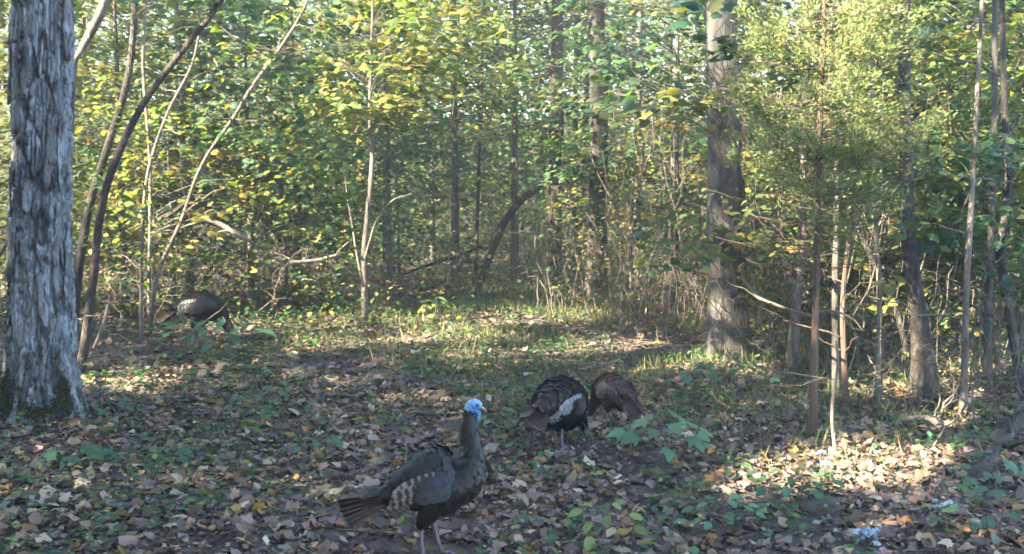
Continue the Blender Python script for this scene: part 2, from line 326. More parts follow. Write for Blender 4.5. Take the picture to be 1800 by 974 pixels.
def tree(name, label, cat, pts, wpx, m, Y=None, top=9., dY=0., seed=0, seg=12, flare=.35, crown=None, leaves=None, twigs=0, group=None):
    """crown=(R, nleaf): high crown above the frame; leaves: list of (px, py, Y, R, nspray, size, palette)"""
    rng = np.random.default_rng(seed+100); P, r = trunk_path(pts, wpx, Y, top, dY)
    o = thing(name, label, cat, P[0], group)
    L = np.linalg.norm(np.diff(P, axis=0), axis=1).sum()
    Q, R, tb = stem_mesh(P, r, seg, max(10, int(L*9)), rng, flare)
    mb = MB(); mb.add(*tb); lf = MB(); has = False
    for k in range(twigs):
        i = rng.integers(len(Q)//8, len(Q)-2); a = rng.uniform(0, 6.28); l = rng.uniform(.3, .9)
        mb.add(*tube(wig(Q[i], Q[i]+np.array([math.cos(a)*l, math.sin(a)*l, rng.uniform(-.2, .6)*l]), 7, .1, rng), np.linspace(1, .3, 7)*min(R[i]*.4, .012), 4))
    for (px, py, yy, RR, ns, size, pal) in leaves or []:
        c = at(px, py, yy); e = rng.normal(0, 1, (ns, 3))*np.array([RR, RR, RR*.45])*.6
        C = c+e; az = np.arctan2(C[:, 1]-Q[-1, 1], C[:, 0]-c[0])+rng.normal(0, .7, ns)
        lf.add(*sprays(C, az, rng.uniform(.35, .7, ns), 15, size, pal, rng)); has = True
        for q in C[:: max(1, ns//8)]:
            i = int(np.argmin(np.linalg.norm(Q-(q-np.array([0, 0, .35])), axis=1)))
            mb.add(*tube(wig(Q[i], q, 8, .06, rng, -.05), np.linspace(1, .25, 8)*min(R[i]*.4, .006), 4))
    if crown:
        lf.add(*tall_crown(Q[-1], crown[0], crown[1], rng)); has = True
        for k in range(9):
            i = int(len(Q)*rng.uniform(.72, .98)); a = rng.uniform(0, 6.28); e = Q[i]+np.array([math.cos(a)*crown[0]*.8, math.sin(a)*crown[0]*.8, rng.uniform(.3, 1.6)])
            mb.add(*tube(wig(Q[i], e, 9, .07, rng), np.linspace(1, .2, 9)*R[i]*.5, 6))
    link('trunk', mb.me('trunk', M[m], P[0]), o)
    if has: link('crown', lf.me('crown', M['leaf'], P[0], False), o)
    return o

# ---- the big shaggy trunk at the left
def voro(u, v, cu, cv, seed):
    x, y = u/cu, v/cv; ix, iy = np.floor(x), np.floor(y); f1 = np.full(x.shape, 9.); f2 = f1.copy(); idv = np.zeros(x.shape); cy_ = np.zeros(x.shape)
    for dx in (-1, 0, 1):
        for dy in (-1, 0, 1):
            a, b = ix+dx, iy+dy; h = np.modf(np.abs(np.sin(a*127.1+b*311.7+seed)*43758.5))[0]; h2 = np.modf(np.abs(np.sin(a*269.5+b*183.3+seed)*23421.6))[0]
            d = np.hypot(x-(a+.1+.8*h), (y-(b+.1+.8*h2))*.9); n = d < f1
            f2 = np.where(n, f1, np.minimum(f2, d)); idv = np.where(n, h*.7+h2*.3, idv); cy_ = np.where(n, y-(b+.1+.8*h2), cy_); f1 = np.where(n, d, f1)
    return f1, f2, idv, cy_
def build_big_tree():
    rng = np.random.default_rng(2); g = ground(72, 722); Yb = g[1]; sc = F/Yb
    # centre line and radius against height, read from the outline
    prof = [(722, 72, 74), (690, 72, 72), (640, 72, 67), (560, 72, 62), (460, 73, 57), (350, 72, 54), (250, 74, 53), (150, 75, 54), (0, 77, 54), (-200, 82, 52), (-500, 92, 48)]
    zs = np.array([at(p[1], p[0], Yb)[2] for p in prof]); xs = np.array([at(p[1], p[0], Yb)[0] for p in prof]); rs = np.array([.92*p[2]/sc for p in prof])
    zs = np.append(zs, [9, 14]); xs = np.append(xs, [xs[-1]+.1, xs[-1]+.4]); rs = np.append(rs, [.2, .1])
    z = np.concatenate([np.arange(g[2]-.08, 3.9, .0125), np.linspace(3.95, 14, 26)]); NT = 208
    th = np.linspace(0, 2*np.pi, NT, endpoint=False); TH, Z = np.meshgrid(th, z); R = np.interp(Z, zs, rs); XC = np.interp(Z, zs, xs)
    h = Z-g[2]; R = R+np.exp(-np.clip(h, 0, None)/.2)*.11*np.clip(np.cos(TH*4+.6)+.25*np.sin(TH*7), -.1, 1.2)
    u = TH/(2*np.pi)*1.6; p3 = np.stack([np.cos(TH)*3, np.sin(TH)*3, Z*1.7], -1)
    wu = u+.035*(vnoise(p3*1.3, 4)-.5)+.012*(vnoise(p3*5, 5)-.5); wv = Z+.16*(vnoise(p3*1.1, 6)-.5)
    f1, f2, idv, cyv = voro(wu, wv, 1.6/32, .33, 3.); e1, e2, id2, _ = voro(wu, wv, 1.6/70, .11, 9.)
    crack = 1-np.clip((f2-f1-.03)/.16, 0, 1); crack2 = 1-np.clip((e2-e1)/.35, 0, 1)
    low = np.clip((.95-h)/.5, 0, 1)           # finer, more broken bark low down
    d = -.036*crack*(1-.35*low) + (idv-.5)*.022 - np.clip(cyv, -.5, .5)*.012 - crack2*(.009+.008*low) - .012*np.clip(np.abs(vnoise(np.stack([np.cos(TH)*16, np.sin(TH)*16, Z*2.2], -1), 17)-.5)*-9+1, 0, 1) + (id2-.5)*(.005+.008*low) + .012*(vnoise(p3*14, 8)-.5)+.007*(vnoise(p3*31, 9)-.5)
    # old wound: a hollow with a rolled lip on the camera side
    zc = at(95, 392, Yb)[2]; tc = -math.pi/2+.42; du = (np.angle(np.exp(1j*(TH-tc))))*.27; dv = Z-zc; q = np.hypot(du/.055, dv/.17)
    d = d-.11*np.exp(-(q*1.05)**4)+.03*np.exp(-((q-1.3)/.33)**2)*(dv < .12)
    V = np.stack([XC+(R+d)*np.cos(TH), Yb+(R+d)*np.sin(TH), Z], -1).reshape(-1, 3)
    c = np.array([.21, .228, .25])*(.5+1.*idv[..., None])*(1+.3*(id2[..., None]-.5)); c = c*(1-.25*low[..., None])
    wood = (np.exp(-((q-1.1)/.45)**2)*(dv < .16))[..., None]; c = c*(1-.95*wood)+np.array([.06, .042, .03])*.95*wood
    inner = np.exp(-(q*1.2)**4)[..., None]; c = c*(1-inner)+np.array([.3, .31, .33])*inner
    nz = len(z); i = np.arange(nz-1)[:, None]*NT; j = np.arange(NT)[None]; j2 = (j+1) % NT
    Q = np.stack([i+j, i+j2, i+NT+j2, i+NT+j], -1).reshape(-1, 4)
    o = thing('hardwood_tree', 'thick shaggy grey-barked trunk at the left edge with a hollow scar and mossy foot', 'tree', g)
    t = link('trunk', mesh('trunk', V-g, Q, c.reshape(-1, 3), M['bark_big'], True), o)
    # loose plates that stand off the trunk
    for k in range(26):
        zc_ = rng.uniform(.75, 3.75); tt = -math.pi/2+rng.uniform(-1.35, 1.35); hh = rng.uniform(.12, .36); ww = rng.uniform(.014, .03)
        if abs(zc_-zc) < .32 and abs(tt-tc) < .45: continue
        nv, nu = 9, 4; vv, uu = np.meshgrid(np.linspace(-1, 1, nv), np.linspace(-1, 1, nu), indexing='ij')
        wv_ = ww*(1-.2*np.abs(vv)**4)*(1+.22*rng.normal(0, 1, (nv, 1)))
        rad = np.interp(zc_+vv*hh, zs, rs)+.004; lift = .006+.02*np.clip(-vv-.3, 0, 1)**2+.008*np.clip(vv-.5, 0, 1)+.003*rng.normal(0, 1, (nv, nu))
        def surf(extra):
            a = tt+uu*wv_/rad+.06*np.sin(vv*2+k); return np.stack([np.interp(zc_+vv*hh, zs, xs)+(rad+extra)*np.cos(a), Yb+(rad+extra)*np.sin(a), zc_+vv*hh], -1).reshape(-1, 3)
        A, B = surf(lift+.007), surf(lift-.008); n = nv*nu; F_ = []
        for a in range(nv-1):
            for b in range(nu-1):
                p = a*nu+b; F_ += [[p, p+1, p+nu+1, p+nu], [n+p+nu, n+p+nu+1, n+p+1, n+p]]
        for a in range(nv-1): F_ += [[a*nu, a*nu+nu, n+a*nu+nu, n+a*nu], [a*nu+nu-1, n+a*nu+nu-1, n+a*nu+2*nu-1, a*nu+2*nu-1]]
        for b in range(nu-1): F_ += [[b, n+b, n+b+1, b+1], [n-nu+b, n-nu+b+1, 2*n-nu+b+1, 2*n-nu+b]]
        link('bark_plate', mesh('bark_plate', np.vstack([A, B])-g, F_, np.array([.17, .175, .178])*rng.uniform(.6, 1.3), M['bark_big']), t)
    # moss on the root flares
    mb = MB()
    for px, py, w_, hh in [(10, 690, .2, .17), (30, 712, .2, .1), (118, 708, .16, .1), (128, 690, .07, .14), (70, 720, .25, .05)]:
        c0 = at(px, py, Yb-.24); n = 800; e = rng.normal(0, 1, (n, 3))*np.array([w_, .05, hh])*.42; Pm = c0+e
        dd = Pm[:, :2]-np.stack([np.interp(Pm[:, 2], zs, xs), np.full(n, Yb)], -1); l = np.linalg.norm(dd, axis=1)
        rr = np.interp(Pm[:, 2], zs, rs)+np.exp(-np.clip(Pm[:, 2]-g[2], 0, None)/.2)*.07+rng.uniform(-.005, .008, n)
        nn = np.stack([dd[:, 0]/l, dd[:, 1]/l, 0*l], -1); Pm[:, :2] = np.stack([np.interp(Pm[:, 2], zs, xs), np.full(n, Yb)], -1)+nn[:, :2]*rr[:, None]
        fw = rng.normal(0, 1, (n, 3)); mb.add(*inst(CURL, Pm, basis(fw, nn+rng.normal(0, .4, (n, 3))), rng.uniform(.009, .02, n), np.ones((n, 3))))
    link('moss', mb.me('moss', M['moss'], g, False), o, kind='stuff')
    mb = MB()
    for k in range(10):
        a = rng.uniform(0, 6.28); p = np.array([xs[-2], Yb, rng.uniform(7, 12)]); mb.add(*tube(wig(p, p+np.array([math.cos(a)*3, math.sin(a)*3, 1.6]), 9, .08, rng), np.linspace(.07, .015, 9), 6))
    link('limb', mb.me('limb', M['bark_grey'], g), o)
    lf = MB(); lf.add(*tall_crown(np.array([xs[-1], Yb, 12.5]), 3.2, 2600, rng)); link('crown', lf.me('crown', M['leaf'], g, False), o)
build_big_tree()

T = tree
# ---- named trunks, left to right
T('sapling', 'grey sapling bowing right, its foot beside the big shaggy trunk', 'sapling', [(140,655),(150,600),(165,480),(185,335),(245,195),(320,90),(392,-5)], [18,17,15,14,12,11,9], 'bark_dark', top=4.6, seed=1, flare=.1, leaves=[(420,-40,9.9,.8,22,.11,GREENS)])
T('sapling', 'upright grey sapling just behind the bowing one near the big trunk', 'sapling', [(128,590),(140,460),(160,350),(190,255),(226,130),(238,0)], [17,16,14,13,12,11], 'bark_dark', top=6, seed=2, flare=.1, leaves=[(250,-60,10.4,.9,22,.11,GREENS)])
T('leaning_tree', 'dead pale trunk leaning up to the right with sunlit patches', 'dead tree', [(278,480),(318,390),(355,290),(412,205),(445,150),(492,85),(532,20)], [7,7,6,7,7,6,5], 'wood', Y=12.6, top=4.6, seed=3, flare=0, twigs=26)
T('dead_sapling', 'thin pale dead sapling slanting right behind the bowing sapling', 'sapling', [(248,520),(256,330),(290,210),(335,120),(350,60)], [6,6,6,5,3], 'wood', Y=12.2, top=None, seed=4, flare=0, twigs=18)
T('dead_sapling', 'short dead pale limb pointing up beside the top of the big trunk', 'dead limb', [(128,160),(140,95),(165,48),(188,-6)], [9,12,15,16], 'bark_pale', Y=9.7, top=3.9, seed=5, flare=0)
T('sapling', 'straight thin pale stem between the two grey saplings', 'sapling', [(262,500),(264,300),(252,120),(256,0)], [6,6,6,5], 'bark_pale', Y=13.4, top=5, seed=6, leaves=[(250,320,13.4,.9,26,.12,YELLOWS),(310,345,13.6,.8,20,.12,YELLOWS)])
T('pale_sapling', 'slender pale forked sapling with yellow leaf sprays at the edge of the clearing', 'sapling', [(640,572),(641,500),(640,440),(648,360),(655,270),(650,205),(652,120),(655,20)], [13,11,10,9,8,7,6,5], 'bark_pale', top=4.4, seed=7, flare=.15, seg=10,
  leaves=[(640,185,13.7,.62,30,.13,YELLOWS),(735,95,14,.75,34,.13,YELLOWS),(560,105,14,.7,26,.13,YELLOWS),(690,15,14.2,.8,30,.13,YELLOWS),(600,40,14.2,.6,20,.13,YELLOWS)])
def fork(pts, w_, Y, m='bark_pale', name='fork'):
    par = [o for o in bpy.data.objects if o.name.startswith('pale_sapling')][0]; g = np.array(par.location)
    P = smooth_path([at(a, b, Y) for a, b in pts], 14); link(name, mesh(name, *(lambda v, t: (v-g, t))(*tube(P, np.linspace(w_, w_*.2, 14)/2*Y/F, 6)), None, M[m], True), par)
fork([(639,505),(626,440),(620,400),(611,350),(604,285)], 6, 13.8); fork([(641,455),(650,425),(662,388),(690,352),(735,338)], 5.5, 13.8); fork([(641,520),(650,470),(655,438),(672,424)], 4, 13.8)
T('leaning_dead_trunk', 'curved dark dead trunk leaning right across the back of the clearing', 'dead trunk', [(838,517),(850,480),(872,425),(890,385),(920,348),(962,315),(982,265),(988,190)], [11,12,13,13,13,12,11,8], 'bark_black', top=None, seed=8, flare=.1)
T('hardwood_tree', 'narrow dark trunk rising behind the top of the curved dead trunk', 'tree', [(975,500),(976,300),(978,150),(980,0)], [24,23,22,21], 'bark_dark', Y=19.5, top=11, seed=9, crown=(2.4,900))
T('hardwood_tree', 'dark trunk with sunlit foot behind the dead brush', 'tree', [(1046,536),(1050,440),(1052,300),(1052,150),(1046,0)], [38,35,33,32,30], 'bark_dark', top=13, seed=10, seg=16, crown=(2.6,1200))
T('hardwood_tree', 'stout grey trunk right of the clearing, partly veiled by leaves', 'tree', [(1278,622),(1278,520),(1276,400),(1274,250),(1272,100),(1270,0)], [74,66,62,60,58,56], 'bark_grey', top=14, seed=11, seg=26, flare=.25, crown=(3.2,1800), leaves=[(1290,45,9.4,.8,16,.13,BLUEG),(1190,85,9.6,.6,12,.12,GREENS),(1240,180,10,.5,10,.14,OLIVE),(1330,400,9.8,.7,12,.1,OLIVE),(1250,330,9.9,.5,7,.09,OLIVE),(1290,250,9.9,.6,9,.09,OLIVE),(1260,425,9.9,.5,7,.09,GREENS),(1215,130,9.6,.5,14,.12,GREENS),(1310,120,9.6,.7,12,.11,GREENS)])
T('sapling', 'slim brown stem touching the right side of the stout grey trunk', 'sapling', [(1312,628),(1309,500),(1306,350),(1310,200)], [9,9,8,6], 'bark_red', top=4, seed=12, twigs=6)
T('sapling', 'pale leaning pole between the stout grey trunk and the cedar', 'sapling', [(1391,645),(1398,560),(1406,460),(1412,350),(1415,200)], [19,18,16,14,11], 'bark_pale', top=6, seed=13, leaves=[(1415,420,11,.7,18,.11,OLIVE)])
T('sapling', 'thin pale stem right behind the cedar trunk', 'sapling', [(1470,690),(1468,560),(1470,430),(1472,310),(1468,150)], [13,12,12,11,9], 'bark_grey', top=6, seed=15, twigs=8)
T('sapling', 'short reddish stem right of the cedar foot', 'sapling', [(1487,716),(1484,640),(1482,520),(1495,400),(1505,300)], [11,10,9,8,5], 'bark_red', top=None, seed=16, twigs=6)
T('sapling', 'thin pale stem with a sunlit foot left of the bright leaning trunk', 'sapling', [(1540,700),(1544,640),(1546,520),(1540,400),(1535,250)], [10,9,9,8,7], 'bark_pale', top=5, seed=17, twigs=7, leaves=[(1560,330,10,.6,20,.11,GREENS)])
T('sapling', 'dark thin sapling slanting left above the bright leaning trunk', 'sapling', [(1590,600),(1570,530),(1535,460),(1512,400),(1502,300),(1490,150)], [10,10,9,9,8,6], 'bark_dark', Y=10.6, top=5, seed=18, twigs=6)
T('leaning_tree', 'thick leaning trunk with a brightly sunlit foot at the right', 'tree', [(1626,694),(1624,640),(1616,560),(1602,470),(1596,380),(1592,200),(1590,0)], [46,38,31,27,25,22,20], 'bark_dark', top=12, seed=19, seg=18, crown=(2.6,1200), leaves=[(1600,320,10.4,.8,30,.11,YELLOWS),(1670,400,10.6,.7,24,.11,GREENS)])
T('sapling', 'bare pale pole standing right of the bright leaning trunk', 'sapling', [(1692,730),(1696,620),(1698,520),(1706,380),(1716,200)], [12,12,11,10,8], 'bark_pale', top=6, seed=20, twigs=9)
T('sapling', 'grey pole with sunlit leaves between the right edge stem and the bare pale pole', 'sapling', [(1737,690),(1736,560),(1742,400),(1748,200),(1750,0)], [13,13,12,11,10], 'bark_grey', top=7, seed=21, leaves=[(1720,60,11.5,.8,26,.12,YELLOWS),(1740,260,11.5,.7,20,.12,GREENS)])
T('sapling', 'dark crooked stem along the right edge of the picture', 'sapling', [(1798,700),(1790,640),(1772,540),(1758,450),(1772,330),(1766,180),(1762,0)], [18,17,15,14,12,11,10], 'bark_dark', top=6, seed=22, twigs=10, leaves=[(1790,420,9.3,.5,16,.11,BLUEG),(1785,260,9.3,.4,10,.12,BLUEG)])
T('sapling', 'forked thin stem holding a bare side twig in front of the sunny patch', 'sapling', [(1470,800),(1463,745),(1464,700),(1473,640),(1470,600)], [6,6,5,5,3], 'bark_pale', top=None, seed=23, twigs=3)

# ---- red cedar
def build_cedar():
    rng = np.random.default_rng(14); P, r = trunk_path([(1429,765),(1431,650),(1435,500),(1438,350),(1442,200),(1448,60),(1452,-180)], [15,13,12,11,10,8,4], None, None)
    o = thing('cedar_tree', 'feathery yellow-green cedar with a straight reddish trunk right of the turkeys', 'cedar', P[0]); Q, R, tb = stem_mesh(P, r, 12, 60, rng, .3); mb = MB(); lf = MB(); mb.add(*tb)
    for k in range(190):
        f = rng.uniform(.3, 1); i = min(58, int(f*59)); a = rng.uniform(0, 6.28); hh = Q[i, 2]; dead = hh < 1.75
        l = (.42+.55*np.clip((3.8-hh)/1.7, 0, 1))*rng.uniform(.6, 1.1)*(.8 if dead else 1); up = rng.uniform(-.1, .5)
        e = Q[i]+np.array([math.cos(a)*l, math.sin(a)*l, up*l]); B = wig(Q[i], e, 9, .07, rng, .05); mb.add(*tube(B, np.linspace(1, .25, 9)*min(.0045, R[i]*.5), 4))
        if hh < 1.3 or (dead and rng.random() < .35): continue
        n = 300 if not dead else 110; t = rng.beta(2.2, 1.3, 9); cc = B[(t*8).astype(int)]+rng.normal(0, .05, (9, 3)); p = cc[rng.integers(0, 9, n)]+rng.normal(0, 1, (n, 3))*.032
        fw = (e-Q[i])[None]/l*.8+rng.normal(0, .55, (n, 3))+np.array([0, 0, .25]); kp = sunlit_keep(p, 1.0)
        pal = [(.13,.17,.06,3),(.18,.22,.075,3),(.23,.25,.1,1.5),(.17,.125,.075,.8 if not dead else 3)]
        lf.add(*inst((np.array([(0,0,0),(.11,.35,.02),(0,1,0),(-.11,.35,.02),(.3,.75,.03),(-.3,.7,-.03),(0,.3,0)], float), np.array([[0,1,2],[0,2,3],[6,4,1],[6,3,5]])), p[kp], basis(fw[kp], rng.normal(0, 1, (kp.sum(), 3))), rng.uniform(.024, .055, kp.sum()), pick(pal, kp.sum(), rng)))
    link('trunk', mb.me('trunk', M['bark_red'], P[0]), o); link('crown', lf.me('crown', M['needle'], P[0], False), o)
build_cedar()

# ---- leafy understory trees behind the clearing
def understory(label, px, Y, H, z0, R, ns, size, pal, seed, lean=0., m='bark_grey', tm=None, name='understory_maple'):
    tm = tm or (MAPLO if Y < 15.2 else OVAL)
    rng = np.random.default_rng(seed+500); x = (px-900)/F*Y*1.0; b = np.array([x, Y, float(gz(x, Y))])
    o = thing(name, label, 'tree', b, 'leafy understory trees'); topx = x+lean
    P = smooth_path([b, b+np.array([lean*.25, rng.normal(0, .1), H*.35]), b+np.array([lean*.6, rng.normal(0, .15), H*.7]), b+np.array([lean, 0, H])], 26)
    r0 = .012*H; mb = MB(); P[0, 2] -= .05; mb.add(*tube(P, np.linspace(r0, r0*.2, 26), 8, .08, 12, seed))
    z = rng.uniform(z0, H+.2, ns); fr = np.clip((z-z0)/(H-z0), 0, 1); az = rng.uniform(0, 6.28, ns); rad = R*(1-.45*fr)*np.sqrt(rng.uniform(.02, 1, ns))
    tx = np.interp(z-.25, P[:, 2], P[:, 0]); ty = np.interp(z-.25, P[:, 2], P[:, 1]); tr = np.stack([tx, ty, z-.25-.12*rad], -1)
    C = np.stack([tx+np.cos(az)*rad, ty+np.sin(az)*rad, z], -1); lf = MB(); lf.add(*sprays(C, az+rng.normal(0, .5, ns), rng.uniform(.4, .8, ns), 17, size, pal, rng, tm))
    for i in range(0, ns, 3): mb.add(*tube(wig(tr[i], C[i]+np.array([math.cos(az[i]), math.sin(az[i]), -.1])*.4, 8, .06, rng), np.linspace(1, .25, 8)*r0*.15, 4))
    link('trunk', mb.me('trunk', M[m], b), o); link('crown', lf.me('crown', M['leaf'], b, False), o)
U = lambda l, px, Y, H, z0, R, ns, size, pal, seed: understory(l, px, Y, H, z0*.8, R*1.1, int(ns*1.55), size*.93, pal, seed)
for a in [
 ('olive leafy maple filling the far left edge behind the shaggy trunk', -60, 13, 5.5, 1.2, 1.5, 120, .11, OLIVE, 1),
 ('yellow-green maple right behind the two grey saplings', 215, 14.5, 5, 1.0, 1.4, 150, .12, YELLOWS, 2),
 ('green maple standing left of the leaning dead pale trunk', 330, 16.5, 6.5, 1.6, 1.8, 180, .12, GREENS, 3),
 ('dark green maple under the leaning dead pale trunk', 440, 15, 4.2, 1.2, 1.3, 120, .12, BLUEG, 4),
 ('green maple left of the pale forked sapling', 520, 17.5, 7, 1.9, 1.8, 190, .12, GREENS, 5),
 ('yellow maple above and behind the pale forked sapling', 680, 18, 7.2, 3.1, 1.9, 170, .13, YELLOWS, 6),
 ('low blue-green maple at the left side of the shaded trail', 590, 20, 4.6, 1.2, 1.5, 140, .12, BLUEG, 7),
 ('green maple arching over the shaded trail', 800, 20, 7.5, 2.3, 2.1, 220, .12, GREENS, 8),
 ('blue-green maple left of the curved dead trunk', 760, 23.5, 6, 1.6, 2, 190, .13, BLUEG, 9),
 ('green maple behind the top of the curved dead trunk', 905, 19.8, 7, 4.0, 1.6, 120, .12, GREENS, 10),
 ('olive maple between the two dark trunks behind the brush', 1010, 21, 7, 2.0, 1.7, 170, .12, OLIVE, 11),
 ('green maple right of the dark trunk with sunlit foot', 1120, 18, 7, 2.1, 1.8, 190, .12, GREENS, 12),
 ('blue-green maple left of the stout grey trunk', 1185, 15, 6.5, 2.4, 1.5, 150, .12, BLUEG, 13),
 ('olive low maple behind the foot of the stout grey trunk', 1330, 15.5, 4.4, 1.3, 1.4, 130, .11, OLIVE, 14),
 ('green maple behind the cedar', 1420, 14.5, 6.5, 1.8, 1.7, 190, .12, GREENS, 15),
 ('yellow-green maple right of the cedar crown', 1560, 13.5, 6, 1.3, 1.6, 200, .11, YELLOWS, 16),
 ('bright yellow-green maple behind the thick leaning trunk', 1660, 14.5, 6.3, 1.2, 1.8, 210, .11, YELLOWS, 17),
 ('green maple at the far right behind the crooked edge stem', 1790, 13, 6, 1.2, 1.6, 170, .11, GREENS, 18),
 ('dark green maple in the top right corner', 1720, 17.5, 7, 1.8, 1.9, 180, .12, BLUEG, 19),
 ('olive maple left of the leaning dead trunk foot', 130, 18, 6.5, 1.4, 1.8, 170, .12, OLIVE, 20),
]: U(*a)
for a in [
 ('low leafy shrub with sunlit leaves left of the bright leaning trunk', 1545, 11.8, 2.9, .6, 1.0, 80, .1, YELLOWS, 41),
 ('low leafy shrub with sunlit leaves right of the bright leaning trunk', 1690, 12.2, 3.2, .5, 1.2, 90, .1, YELLOWS, 42),
 ('green shrub against the right edge behind the diagonal log', 1800, 10.6, 2.6, .5, .9, 70, .1, GREENS, 43),
 ('yellow-green shrub behind the feeding turkey at the left', 300, 14, 2.6, .5, 1.1, 80, .11, YELLOWS, 44),
 ('olive shrub left of the pale forked sapling foot', 500, 15.6, 2.4, .4, 1.1, 80, .11, OLIVE, 45),
 ('blue-green shrub at the left side of the trail behind the pale sapling', 700, 19, 2.8, .4, 1.3, 90, .11, BLUEG, 46),
 ('blue-green shrub at the far end of the shaded trail', 800, 27, 3.2, .4, 1.7, 110, .12, OLIVE, 47),
 ('olive shrub behind the dead twig tangles', 1110, 17, 2.6, .6, 1.2, 80, .11, OLIVE, 48),
 ('green shrub behind the pale leaning pole', 1385, 13.4, 2.6, .6, 1.0, 80, .1, GREENS, 49),
 ('pale green shrub behind the cedar trunk', 1460, 12.4, 2.5, .7, .9, 70, .1, OLIVE, 50),
]: understory(*a, name='leafy_shrub')

# ---- far trunks, each its own tree
def far_trunks():
    rng = np.random.default_rng(77); xs = sorted([52, 175, 300, 372, 470, 575, 835, 1022, 1092, 1130, 1165, 1182, 1215, 1352, 1378, 1455, 1518, 1562, 1655, 1683, 1722, 1765])
    words = ['first','second','third','fourth','fifth','sixth','seventh','eighth','ninth','tenth','eleventh','twelfth','thirteenth','fourteenth','fifteenth','sixteenth','seventeenth','eighteenth','nineteenth','twentieth','twenty-first','twenty-second','twenty-third','twenty-fourth','twenty-fifth','twenty-sixth']
    for k, px in enumerate(xs):
        Y = rng.uniform(18, 32); wd = rng.choice([7, 9, 11, 14, 19], p=[.3, .25, .2, .15, .1])*(1.2 if px in (575, 1130) else 1); m = rng.choice(['bark_grey', 'bark_dark', 'bark_pale'], p=[.45, .4, .15])
        b = 308+CAMZ*F/Y; l = rng.normal(0, 18)
        T('hardwood_tree', f'distant thin trunk in the shaded woods, {words[k]} from the left of the far row', 'tree', [(px, b), (px+l*.3, b-150), (px+l*.7, 150), (px+l, -20)], [wd*1.1, wd, wd*.9, wd*.8], m, top=rng.uniform(9, 13), seed=200+k, crown=None if 540 < px < 1000 else (2.0, 500), group='far row of trunks', seg=9)
far_trunks()

